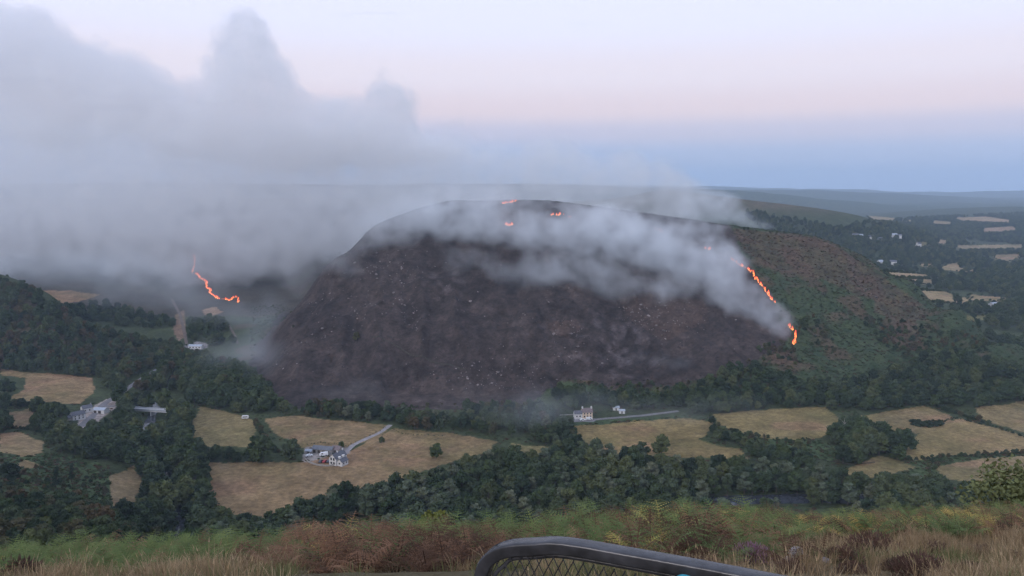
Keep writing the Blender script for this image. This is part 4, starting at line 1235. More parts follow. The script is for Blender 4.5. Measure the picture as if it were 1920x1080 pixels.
# road bridge on a pier over the river
bl = Vector((0, 530, 0)); dxl = ray(248, 760); dxr = ray(322, 764)
Yb = 536.0
xl, xr = Yb * dxl[0] / dxl[1], (Yb - 6) * dxr[0] / dxr[1]
zb = zp(766, Yb)
br = empty('road_bridge', ((xl + xr) / 2, Yb - 3, zb), math.atan2(-6, xr - xl), 'grey road bridge on a pale pier over the river', 'bridge')
hl = (xr - xl) / 2
MB().box(-hl - 6, hl + 4, -2.4, 2.4, -.9, 0).build('deck', M['concrete'], br)
for s in (-1, 1):
    MB().box(-hl - 6, hl + 4, s * 2.4 - .13, s * 2.4 + .13, .003, 1.0).build('parapet', M['steel'], br)
MB().box(-.5, .5, -1.9, 1.9, -12, -.903).build('pier', M['concrete'], br)
for s in (-1, 1):
    MB().box(s * hl - (3.5 if s < 0 else -1.5), s * hl + (-1.5 if s < 0 else 3.5), -2.3, 2.3, -12, -.903).build('abutment', M['stone'], br)

# vehicles
def vehicle(name, px_, p_, rz, mat, label, van=False, s=1.0, cat='car'):
    e = empty(name, base(px_, p_, .15), rz, label, cat, None); e.scale = (s,) * 3
    prof = [(-2.1, .35), (2.1, .35), (2.15, .75), (1.95, .95), (1.0, 1.05), (.45, 1.5), (-1.3, 1.52), (-1.9, 1.0), (-2.15, .9)]
    if van: prof = [(-2.4, .35), (2.4, .35), (2.45, .9), (2.1, 1.15), (1.5, 1.95), (1.2, 2.05), (-2.35, 2.05), (-2.45, 1.2)]
    n_ = len(prof)
    v = [(x, -.85 + .12 * (z > 1.2), z) for x, z in prof] + [(x, .85 - .12 * (z > 1.2), z) for x, z in prof]
    obj('body', mesh('body', v, [tuple(range(n_)), tuple(range(n_, 2 * n_))[::-1]] + [(i, n_ + i, n_ + (i + 1) % n_, (i + 1) % n_) for i in range(n_)], [mat]), e)
    z0, z1 = (1.15, 1.75) if van else (1.05, 1.42)
    for sd in (-1, 1):
        MB().box(-.9 if not van else .4, .5 if not van else 1.4, sd * .80 - .06, sd * .80 + .06, z0, z1).build('side_window', M['glass'], e)
    xw = 1.75 if van else .8
    MB().add([(xw + .12, -.62, z0), (xw + .12, .62, z0), (xw - .28, .6, z1 + .03), (xw - .28, -.6, z1 + .03)], [(0, 1, 2, 3)]).build('windscreen', M['glass'], e)
    for a in (-1.3, 1.3):
        for sd in (-1, 1):
            MB().tube([(a, sd * .82 - .1, .33), (a, sd * .82 + .1, .33)], .33, 10).build('wheel', M['rubber'], e)
    return e
vehicle('parked_van', 607, 855, R(-160), M['car_white'], 'white van parked in front of the long barn', True, 1.1, 'van')
vehicle('parked_car', 580, 857, R(30), M['car_white'], 'white car parked at the left end of the farmyard')
vehicle('parked_car', 610, 868, R(70), M['car_red'], 'red car parked inside the curved yard wall')
vehicle('parked_car', 602, 867, R(80), M['car_dark'], 'dark car parked left of the red car in the farmyard')
vehicle('parked_car', 617, 868, R(75), M['car_dark'], 'dark car parked right of the red car in the farmyard')
vehicle('parked_van', 1105, 788, R(5), M['car_white'], 'white van parked on the lane before the cream cottage', True, .95, 'van')
vehicle('parked_car', 1093, 789, R(8), M['car_white'], 'white car parked on the lane left of the cottage van')
# ------------------------------------------------------------------ foreground plants
def frond(r, length, rise, az, cv, cf, curl=.0):
    """one bracken frond: arching stalk with rows of cut leaflets"""
    ca, sa = math.cos(az), math.sin(az)
    N_ = 13
    pts = []
    for i in range(N_ + 1):
        t = i / N_
        out = length * (t * .85)
        z = rise * (1.55 * t - .75 * t * t) + .02
        pts.append(Vector((out * ca, out * sa, z)))
    side = Vector((-sa, ca, 0))
    for i in range(N_):
        a, b = pts[i], pts[i + 1]; w = .006 * (1 - i / N_) + .002
        n0 = len(cv); cv.extend([a - side * w, a + side * w, b + side * w, b - side * w]); cf.append((n0, n0 + 1, n0 + 2, n0 + 3))
        t = (i + .5) / N_
        if t < .22: continue
        pl = length * .42 * math.sin(math.pi * min(1, (1.12 - t) * .80)) * r.uniform(.8, 1.15)
        fw = (b - a).normalized()
        for s in (-1, 1):
            d = (side * s + fw * .45 + Vector((0, 0, r.uniform(-.35, .15) - curl))).normalized()
            upv = Vector((0, 0, 1)); q = d.cross(upv).normalized()
            m = 6
            for k in range(m):
                f0, f1 = k / m, (k + .85) / m
                wd = pl * .105 * (1 - f0 * .75)
                p0 = a + d * pl * f0; p1 = a + d * pl * f1
                dr = Vector((0, 0, -.10 * pl * f1 * f1))
                n0 = len(cv)
                cv.extend([p0, p0.lerp(p1, .5) + q * wd + dr, p1 + dr, p0.lerp(p1, .5) - q * wd + dr]); cf.append((n0, n0 + 1, n0 + 2, n0 + 3))
def bracken_mesh(seed, mat, nf=7, curl=0.0):
    r = np.random.default_rng(seed)
    cv, cf = [], []
    a0 = r.uniform(0, 6)
    for i in range(nf):
        frond(r, r.uniform(.45, .75), r.uniform(.45, .85), a0 + 6.283 * i / nf + r.uniform(-.4, .4), cv, cf, curl)
    return mesh('bracken', cv, cf, [mat])
M['br_green'] = mat_random('green_bracken', [(.075, .115, .038), (.115, .145, .048), (.09, .13, .045), (.15, .165, .055)], .8, noise=.3, nscale=3)
M['br_yellow'] = mat_random('yellowing_bracken', [(.33, .27, .07), (.40, .27, .08), (.27, .25, .08)], .8, noise=.3, nscale=3)
M['br_rust'] = mat_random('rust_bracken', [(.16, .080, .045), (.21, .115, .066), (.11, .060, .038), (.26, .155, .09)], .85, noise=.35, nscale=3)
M['br_dark'] = mat_random('dead_bracken', [(.070, .036, .022), (.095, .050, .030), (.05, .03, .02)], .9, noise=.35, nscale=3)
M['grass_dry'] = mat_random('dry_grass', [(.30, .215, .12), (.40, .30, .18), (.23, .165, .095), (.36, .255, .15), (.18, .13, .078)], .8, noise=.25, nscale=2)
M['grass_green'] = mat_random('green_grass', [(.12, .135, .055), (.16, .16, .07), (.10, .12, .05)], .8, noise=.25, nscale=2)
M['heather'] = mat_random('dark_heather', [(.115, .070, .058), (.15, .092, .072), (.10, .070, .055)], .9, noise=.4, nscale=8)
M['heather_flower'] = mat_random('purple_heather', [(.24, .14, .20), (.28, .16, .22), (.20, .13, .17)], .9, noise=.4, nscale=8)
M['gorse'] = mat_random('gorse_leaves', [(.16, .17, .045), (.14, .155, .045)], .8, noise=.3, nscale=5)
M['olive'] = mat_random('olive_leaves', [(.13, .145, .060), (.12, .135, .060)], .8, noise=.3, nscale=1)
BR = {c: [bracken_mesh(300 + 10 * i + k, M['br_' + c], 6, .25 if c in ('rust', 'dark') else 0) for k in range(3)] for i, c in enumerate(('green', 'yellow', 'rust', 'dark'))}

def grass_mesh(seed, mat, n=46, h=.34, spread=.20, lean=.35, seedhead=False):
    r = np.random.default_rng(seed); v = []; f = []
    for i in range(n):
        a = r.uniform(0, 6.28); d = spread * math.sqrt(r.uniform())
        b = Vector((d * math.cos(a), d * math.sin(a), -.03)); hh = h * r.uniform(.5, 1.15)
        l = Vector((math.cos(a), math.sin(a), 0)) * lean * hh * r.uniform(.2, 1.2) + Vector((r.normal(), r.normal(), 0)) * .05
        s = Vector((-math.sin(a + r.normal()), math.cos(a + r.normal()), 0)) * .0032
        m1 = b + Vector((0, 0, hh * .6)) + l * .4; tip = b + Vector((0, 0, hh * r.uniform(.8, 1))) + l
        n0 = len(v); v += [b - s, b + s, m1 + s * .8, m1 - s * .8, tip]; f += [(n0, n0 + 1, n0 + 2, n0 + 3), (n0 + 3, n0 + 2, n0 + 4)]
        if seedhead and r.uniform() < .5:
            n0 = len(v); v += [tip - s * 2.2 - (tip - m1) * .3, tip + s * 2.2 - (tip - m1) * .3, tip + (tip - m1) * .15]; f.append((n0, n0 + 1, n0 + 2))
    return mesh('grass_tuft', v, f, [mat])
GR = [grass_mesh(400, M['grass_dry']), grass_mesh(401, M['grass_dry'], 60, .26, .22, .9), grass_mesh(402, M['grass_dry'], 30, .50, .16, .3, True), grass_mesh(403, M['grass_green'], 46, .28), grass_mesh(404, M['grass_green'], 46, .22, .24, .8)]

def heather_parts(seed, mats, n=620, flower=.0):
    r = np.random.default_rng(seed); v = []; f = []; mi = []
    for i in range(n):
        d = r.normal(size=3); d[2] = abs(d[2]) * .9; d /= np.linalg.norm(d)
        c = Vector(d * r.uniform(.45, 1.0) * np.array([1, 1, .85])); dd = (Vector(d) + Vector((0, 0, .7)) + Vector(r.normal(size=3) * .35)).normalized()
        l = r.uniform(.12, .26); s = dd.orthogonal().normalized() * .028; s2 = dd.cross(s)
        n0 = len(v)
        v += [c - s, c + s, c + dd * l, c - s2, c + s2]; f += [(n0, n0 + 1, n0 + 2), (n0 + 3, n0 + 4, n0 + 2)]
        k = 1 if r.uniform() < flower and d[2] > .3 else 0
        mi += [k, k]
    tw = MB()
    for i in range(10):
        a = r.uniform(0, 6.28); tw.tube([(0, 0, -.1), (.3 * math.cos(a), .3 * math.sin(a), .35), (.6 * math.cos(a), .6 * math.sin(a), .62)], [.03, .02, .008], 4, False)
    return mesh('foliage', v, f, mats, mi), mesh('stems', tw.v, tw.f, [M['bark']])
HE = [heather_parts(500 + i, [M['heather'], M['heather_flower']], 700, 0.0) for i in range(3)]
HF = [heather_parts(510 + i, [M['heather'], M['heather_flower']], 700, .8) for i in range(2)]

HSPOT = []
def heather_bush(px_, p_, rpx, part, label, drop=.12):
    q = P(px_, p_)
    s = rpx * q.y / F
    HSPOT.append((q.x, q.y, s))
    e = empty('heather_bush', (q.x, q.y, q.z - s * drop), rng.uniform(0, 6), label, 'heather', 'heather clumps in the dry grass' if 'scattered' in label else None); e.scale = (s, s, s * .9)
    obj('foliage', part[0], e); obj('stems', part[1], e)
heather_bush(22, 1092, 62, HE[0], 'dark reddish heather bush at the left end of the brow', .1)
heather_bush(1640, 1040, 60, HE[1], 'dark brown heather bush in the dry grass right of the rail')
heather_bush(1585, 1052, 40, HE[2], 'brown heather bush beside the low grey rocks')
heather_bush(1735, 1082, 62, HE[0], 'wide dark heather bush low in the dry grass')
heather_bush(1800, 1010, 42, HE[1], 'reddish brown heather bush on the grassy crest')
heather_bush(1880, 1000, 34, HE[2], 'small dark heather bush at the end of the grassy crest')
heather_bush(1412, 1050, 46, HF[0], 'purple flowering heather bush behind the straw-yellow stalks')
heather_bush(1538, 1000, 30, HF[1], 'pinkish purple heather clump among brown bracken')
heather_bush(1450, 1020, 40, HE[0], 'dark heather bush next to the purple flowering heather')
heather_bush(1480, 1076, 36, HE[1], 'low dark heather clump in front of the grey rocks')
for i_, (a_, b_, c_) in enumerate([(1690, 1010, 36), (1760, 1040, 40), (1850, 1040, 34), (1560, 1020, 34), (1690, 1070, 44), (1830, 1075, 40), (1600, 1075, 36), (1500, 1010, 32)]):
    heather_bush(a_, b_, c_, HE[i_ % 3], 'low brown heather clump scattered through the dry grass', .3)
heather_bush(1330, 1012, 30, HE[2], 'small dark heather clump in the bracken behind the rail')
def off_heather(x, y, f=.95):
    k = np.ones(len(x), bool)
    for hx, hy, hs in HSPOT: k &= ((x - hx) ** 2 + (y - hy) ** 2) > (hs * f) ** 2
    # and clear just in front, where stalks would hide the bush
    for hx, hy, hs in HSPOT: k &= ~((np.abs(x - hx * y / hy) < hs * .7) & (y < hy) & (y > hy - 1.1))
    return k
# ---- bracken: the ones that show largest stand alone, the rest is one mass
nb = 9000
by = rng.uniform(7.5, 28, nb) ; bx = by * rng.uniform(-.85, .85, nb)
keepw = (rng.uniform(size=nb) < by / 28) & off_heather(bx, by)
by, bx = by[keepw], bx[keepw]
bz = z_near(bx, by)
bpx, bpyy = project(bx, by, bz)
patch = fbm(bx / 1.6, by / 1.6, 120, 3)
kinds = []
for i in range(len(bx)):
    p_, y_, q_, u_ = bpx[i], by[i], patch[i], rng.uniform()
    k = None
    if p_ < 560:
        if y_ > 9.5: k = 'green' if u_ < .86 else ('yellow' if u_ < .88 else 'rust')
        elif q_ > .52 and u_ < .35: k = 'rust' if u_ < .2 else 'green'
    elif p_ < 900:
        if y_ > 16.5: k = 'green' if u_ < .75 else 'rust'
        elif u_ < .8: k = 'rust' if u_ < .36 else ('dark' if u_ < .62 else ('green' if u_ < .78 else 'yellow'))
    elif p_ < 1460:
        if y_ > 8.5 and u_ < .92: k = ('rust' if u_ < .24 else 'dark' if u_ < .46 else 'green' if u_ < .78 else 'yellow' if u_ < .80 else 'green')
        elif q_ > .55 and u_ < .25: k = 'dark' if u_ < .15 else 'green'
    else:
        if y_ > 12.5 and u_ < .45: k = ('green' if u_ < .20 else 'rust' if u_ < .32 else 'yellow' if u_ < .38 else 'dark')
        elif q_ > .58 and u_ < .22: k = 'dark' if u_ < .14 else 'rust'
    kinds.append(k)
idx = [i for i, k in enumerate(kinds) if k]
hsz = rng.uniform(.62, 1.12, len(bx)) * np.where(bpx < 560, .86, np.where(bpx < 1460, 1.08, .85)) * (.72 + .28 * smooth(8, 14, by))
shows = sorted(idx, key=lambda i: -(hsz[i] / by[i]) if (10 < bpx[i] < 1910 and bpyy[i] - 900 * hsz[i] / by[i] < 1075) else 1)
LB = {'green': 'green bracken plant with spreading fronds', 'yellow': 'yellowing bracken plant', 'rust': 'rust-brown dried bracken plant', 'dark': 'dark brown withered bracken plant'}
WH = lambda p_: 'on the grassy brow left of the metal frame' if p_ < 560 else 'in the thick stand left of the metal frame' if p_ < 900 else 'in the stand behind the metal frame' if p_ < 1460 else 'in the dry grass right of the metal frame'
single = set(shows[:290])
for i in shows[:290]:
    lab = LB[kinds[i]] + ' ' + WH(bpx[i])
    o = obj('bracken_plant', BR[kinds[i]][int(rng.integers(3))], None, (bx[i], by[i], bz[i] - .04), (rng.uniform(-.15, .15), rng.uniform(-.15, .15), rng.uniform(0, 6.28)), (hsz[i],) * 3)
    tag(o, lab, 'bracken', 'bracken: ' + lab)
ri = np.array([i for i in idx if i not in single])
order_ = ['green', 'yellow', 'rust', 'dark']
stuff('bracken_mass', 'bracken', [m for c in order_ for m in BR[c]], np.stack([bx[ri], by[ri], bz[ri] - .04], 1), np.array([order_.index(kinds[i]) * 3 + int(rng.integers(3)) for i in ri]),
      np.stack([rng.uniform(-.15, .15, len(ri)), rng.uniform(-.15, .15, len(ri)), rng.uniform(0, 6.28, len(ri))], 1), np.stack([hsz[ri]] * 3, 1), 'dense green and rust bracken covering the near brow', 'bracken')

# ---- grass
ng_ = 26000
gy_ = 26 * np.sqrt(rng.uniform(.03, 1, ng_)); gx_ = gy_ * rng.uniform(-.85, .85, ng_)
gz_ = z_near(gx_, gy_); gpx, gpy = project(gx_, gy_, gz_)
gp = fbm(gx_ / 1.1, gy_ / 1.1, 130, 3)
dens = np.where(gpx < 560, np.where(gy_ > 10.5, .06, .45), np.where(gpx < 900, .08, np.where(gpx < 1460, np.where(gy_ < 9, .7, .08), np.where(gp > .42, .8, .2))))
k = (rng.uniform(size=ng_) < dens) & off_heather(gx_, gy_)
gi_ = np.nonzero(k)[0]
gpick = np.where(gp[gi_] > .60, rng.integers(3, 5, len(gi_)), rng.choice([0, 0, 1, 1, 2], len(gi_)))
gs = rng.uniform(.5, 1.1, len(gi_)) * np.where(gpx[gi_] > 1460, .85, .72)
stuff('dry_grass', 'grass', GR, np.stack([gx_[gi_], gy_[gi_], gz_[gi_]], 1), gpick, np.stack([gs * 0, gs * 0, rng.uniform(0, 6.28, len(gi_))], 1), np.stack([gs] * 3, 1), 'tan dry grass tufts on the near brow', 'grass')
# tall yellow stalks beside the metal frame
tall = [grass_mesh(420 + i, M['grass_dry'], 16, .50, .08, .10) for i in range(2)]
for i, (px_, p_) in enumerate([(1372, 1074), (1384, 1078), (1398, 1076), (1418, 1078), (1512, 1079), (1530, 1080)]):
    q = P(px_, p_)
    tag(obj('straw_tuft', tall[i % 2], None, q, (0, 0, i), (.75,) * 3), 'upright straw-yellow grass tuft just beyond the metal rail', 'grass tuft', 'straw tufts beyond the metal rail')

for px_, p_, s, lab in ((1492, 1052, .10, 'long grey rock lying in the heather'), (1478, 1064, .07, 'round grey rock below the long grey rock'), (1548, 1058, .05, 'small pale stone beside brown heather')):
    q = P(px_, p_)
    tag(obj('rock', ROCKS[int(s * 100) % 6], None, (q.x, q.y, q.z + s * .9), (.2, .1, 1.0), (s * 1.5, s, s)), lab, 'rock')

def small_tree(name, loc, h, w, nclump, leaves, leaf, mat, label, cat, seed, base_=.1, core=False):
    (tv, tf), (cv, cf) = broadleaf(h, w, nclump, leaves, leaf, seed, base_, 'round', core)
    e = empty(name, loc, 0, label, cat)
    obj('trunk', mesh('trunk', tv, tf, [M['bark']]), e); obj('crown', mesh('crown', cv, cf, [mat]), e)
yx = 23.0; q = ray(815, 990)
gx0 = yx * q[0] / q[1]
small_tree('gorse_shrub', (gx0, yx, float(z_near(gx0, yx)) - .05), 1.75, 1.25, 34, 60, .045, M['gorse'], 'bright yellow-green gorse shrub standing out above the bracken', 'shrub', 41, .05)
for pxs, yt, ht, wt_, lab, sd in ((1893, 40.0, 7.9, 6.2, 'olive-green hawthorn tree rising at the right end of the brow', 42),):
    q = ray(pxs, 930); xt = yt * q[0] / q[1]
    small_tree('hawthorn_tree', (xt, yt, float(z_near(xt, yt)) - .2), ht, wt_, 60, 90, .10, M['olive'], lab, 'tree', sd, .3)

# ------------------------------------------------------------------ metal frame with mesh in front of the camera
def at(px_, p_, Y):
    a, b, c = ray(px_, p_); return Vector((Y * a / b, Y, Y * c / b))
Yf = lambda px_: 2.55 - .00066 * (px_ - 900)
pix = [(903, 1110), (905, 1080), (913, 1055), (930, 1038), (958, 1028), (1000, 1025), (1060, 1031), (1200, 1052), (1330, 1074), (1460, 1097), (1600, 1121), (1740, 1147)]
path = [at(a, b, Yf(a)) for a, b in pix]
zr = sum(p.z for p in path[6:]) / len(path[6:])
for p in path[6:]: p.z = zr + (p.z - zr) * .25
foot_l = Vector((path[0].x - .005, path[0].y, -1.76))
e_r = path[-1] + Vector((.10, -.035, -.02)); e_r2 = e_r + Vector((.06, -.02, -.09)); foot_r = Vector((e_r2.x + .005, e_r2.y, -1.76))
ctrl_pts = [foot_l] + path + [e_r, e_r2, foot_r]
def dense(pts, n=6):
    out = []
    for i in range(len(pts) - 1):
        p0, p1, p2, p3 = pts[max(i - 1, 0)], pts[i], pts[i + 1], pts[min(i + 2, len(pts) - 1)]
        for k in range(n):
            t = k / n
            out.append(.5 * ((2 * p1) + (p2 - p0) * t + (2 * p0 - 5 * p1 + 4 * p2 - p3) * t * t + (3 * p1 - p0 - 3 * p2 + p3) * t ** 3))
    return out + [pts[-1]]
def sweep(pts, w, h, bev, yaxis):
    """rounded rectangular bar along a path; yaxis = horizontal normal of the panel"""
    sec = []
    for sx, sy in ((1, 1), (-1, 1), (-1, -1), (1, -1)):
        for a in (0, 30, 60, 90):
            ang = R(a) + {(1, 1): 0, (-1, 1): math.pi / 2, (-1, -1): math.pi, (1, -1): 1.5 * math.pi}[(sx, sy)]
            sec.append((sx * (w / 2 - bev) + bev * math.cos(ang), sy * (h / 2 - bev) + bev * math.sin(ang)))
    v = []; f = []; m = len(sec)
    for i, p in enumerate(pts):
        d = (pts[min(i + 1, len(pts) - 1)] - pts[max(i - 1, 0)]).normalized()
        nrm = d.cross(yaxis).normalized()
        for a, b in sec: v.append(p + yaxis * a + nrm * b)
        if i:
            for k in range(m):
                k2 = (k + 1) % m
                f.append(((i - 1) * m + k, (i - 1) * m + k2, i * m + k2, i * m + k))
    f.append(tuple(range(m))[::-1]); f.append(tuple(len(v) - m + k for k in range(m)))
    return v, f
dirx = (path[-1] - path[6]); dirx.z = 0; dirx.normalize()
yax = Vector((-dirx.y, dirx.x, 0))
mf = empty('mesh_frame', foot_l, 0, 'black tubular metal frame with rounded corner and diamond mesh infill', 'metal frame')
def rel(vs): return [Vector(a) - foot_l for a in vs]
v, f = sweep(dense(ctrl_pts), .062, .048, .009, yax)
obj('rail', mesh('rail', rel(v), f, [M['black_metal']], smooth=True), mf)
# inner flat bar following the rail
inner = [p + Vector((0, 0, -.036)) + dirx * (.034 if i < 4 else .010 if i < 6 else 0) for i, p in enumerate(path)]
inner = [Vector((inner[0].x, inner[0].y, -1.62))] + inner
v, f = sweep(dense(inner), .020, .014, .005, yax)
obj('inner_bar', mesh('inner_bar', rel(v), f, [M['black_metal']], smooth=True), mf)
bot = [Vector((foot_l.x, foot_l.y, -1.62)) + dirx * .03, Vector((foot_r.x, foot_r.y, -1.62)) - dirx * .03]
v, f = sweep(bot, .03, .03, .006, yax)
obj('bottom_bar', mesh('bottom_bar', rel(v), f, [M['black_metal']], smooth=True), mf)
# expanded mesh
ml = MB(); wid = (bot[1] - bot[0]).length; top_z = zr - .03; hgt = top_z + 1.615
o0 = bot[0] - foot_l + yax * .0
step = .036; sl = 2.0
nst = int((wid + hgt / sl) / step) + 1
for sgn in (-1, 1):
    for i in range(-int(hgt / sl / step) - 1, nst):
        s0 = i * step
        a = [s0, 0.0]; b = [s0 + hgt / sl, hgt]
        if sgn < 0: a, b = [s0 + hgt / sl, 0.0], [s0, hgt]
        # clip to the panel
        def clip(a, b, lo, hi):
            if a[0] == b[0]: return a, b
            out = []
            for p, q in ((a, b), (b, a)):
                t = 0
                if p[0] < lo: t = (lo - p[0]) / (q[0] - p[0])
                if p[0] > hi: t = (hi - p[0]) / (q[0] - p[0])
                out.append([p[0] + t * (q[0] - p[0]), p[1] + t * (q[1] - p[1])])
            return out
        if max(a[0], b[0]) <= .02 or min(a[0], b[0]) >= wid - .02: continue
        a, b = clip(a, b, .015, wid - .015)
        off = yax * (.0015 * sgn)
        corner = .0 
        if min(a[0], b[0]) < .06 and max(a[1], b[1]) > hgt - .08:
            b = [b[0], b[1]]
        ml.tube([o0 + dirx * a[0] + Vector((0, 0, a[1])) + off, o0 + dirx * b[0] + Vector((0, 0, b[1])) + off], .0022, 4, False)
tag(ml.build('diamond_mesh', M['black_metal'], mf), kind='stuff')
# blue cord looped over the rail
c0 = at(1272, 1074, Yf(1272) - .03)
loop = []
for k in range(15):
    t = math.pi * (k / 14)
    loop.append(c0 + dirx * (.055 * (1 - math.cos(t))) * .5 + Vector((0, 0, -.012 + .016 * math.sin(t))) - yax * .02)
loop = [loop[0] + Vector((-.004, -.01, -.07))] + loop + [loop[-1] + Vector((.01, -.005, -.08))]
cord = MB().tube(dense(loop, 3), .0055, 8)
tag(cord.build('blue_cord', M['cord'], smooth=True), 'short loop of blue cord lying on the metal rail', 'cord')
# ------------------------------------------------------------------ fire
def flame_mesh(seed):
    r = np.random.default_rng(seed)
    v = []; f = []
    n = 7
    hs = (0, .25, .55, .8, 1.0)
    for i, t in enumerate(hs):
        rad = (.34, .40, .27, .12, .0)[i]
        ox, oy = r.normal(0, .07, 2) * t * 1.6
        for k in range(n):
            a = 2 * math.pi * k / n
            rr = rad * r.uniform(.7, 1.3)
            v.append((ox + rr * math.cos(a), oy + rr * math.sin(a), t * r.uniform(.95, 1.05) - .08))
    for i in range(len(hs) - 1):
        for k in range(n):
            k2 = (k + 1) % n
            f.append((i * n + k, i * n + k2, (i + 1) * n + k2, (i + 1) * n + k))
    return mesh('flame', v, f, [M['flame']], smooth=True)
FLAMES = [flame_mesh(i) for i in range(5)]
def fire(pix, label, step, hgt, wid, ymin, gap=0.0):
    pts = ground_line(pix, step, ymin) if len(pix) > 1 else [P(*pix[0], ymin)]
    e = empty('fire_front', pts[0], 0, label, 'fire', 'lines of flame on the moorland')
    for q in pts:
        if rng.uniform() < gap: continue
        x = q.x + rng.normal(0, .6); y = q.y + rng.normal(0, .6)
        s = rng.uniform(.4, 1.35)
        o = obj('flame', FLAMES[int(rng.integers(5))], e, Vector((x, y, float(height(x, y)))) - Vector(pts[0]), (0, 0, rng.uniform(0, 6)), (wid * s, wid * s, hgt * s * rng.uniform(.7, 1.3)))
    return e
fire([(1489, 646), (1492, 632), (1488, 620), (1479, 612)], 'short bright orange arc of flame at the lowest tip of the burnt slope', 1.1, 3.2, 1.4, 500, .15)
fire([(1452, 567), (1436, 546), (1416, 521), (1396, 501), (1371, 487)], 'long thin red line of flame climbing the hill beside the smoke', 1.2, 2.6, 1.15, 500, .22)
fire([(1331, 468), (1324, 466)], 'small red patch of flame in smoke above the long flame line', 1.8, 2.6, 2.4, 500)
fire([(1228, 431), (1240, 434)], 'tiny flames in smoke just under the hill skyline', 3.5, 2.0, 1.6, 500, .3)
fire([(948, 422), (962, 421)], 'bright small fire in smoke on the hilltop, lower one', 1.6, 2.6, 2.2, 500)
fire([(942, 382), (968, 377)], 'thin broken line of flame on the summit skyline', 2.2, 2.3, 2.0, 500, .1)
fire([(1035, 404), (1050, 403), (1076, 408)], 'thin pinkish line of flame right of the summit', 2.2, 1.8, 1.6, 500, .35)
fire([(364, 478), (365, 492), (362, 505), (361, 513)], 'broken upper string of flames on the far left hillside', 3.5, 2.8, 1.3, 900, .3)
fire([(366, 514), (374, 517), (374, 523), (382, 524), (388, 530), (387, 540), (394, 543), (393, 549), (400, 554), (410, 561), (420, 561), (430, 564), (438, 558), (446, 557), (447, 568)],
     'curving red flame line on the far left hillside', 1.6, 2.6, 1.15, 900, .25)

# ------------------------------------------------------------------ smoke: real volumes filled in by geometry nodes
def smoke_material(name, col, dens, aniso=.1):
    m = bpy.data.materials.new(name)
    N, L = nodes(m); N.clear()
    o = N.new('ShaderNodeOutputMaterial'); v = N.new('ShaderNodeVolumePrincipled')
    v.inputs['Color'].default_value = (*col, 1)
    v.inputs['Density'].default_value = dens
    v.inputs['Anisotropy'].default_value = aniso
    L.new(v.outputs[0], o.inputs['Volume'])
    return m

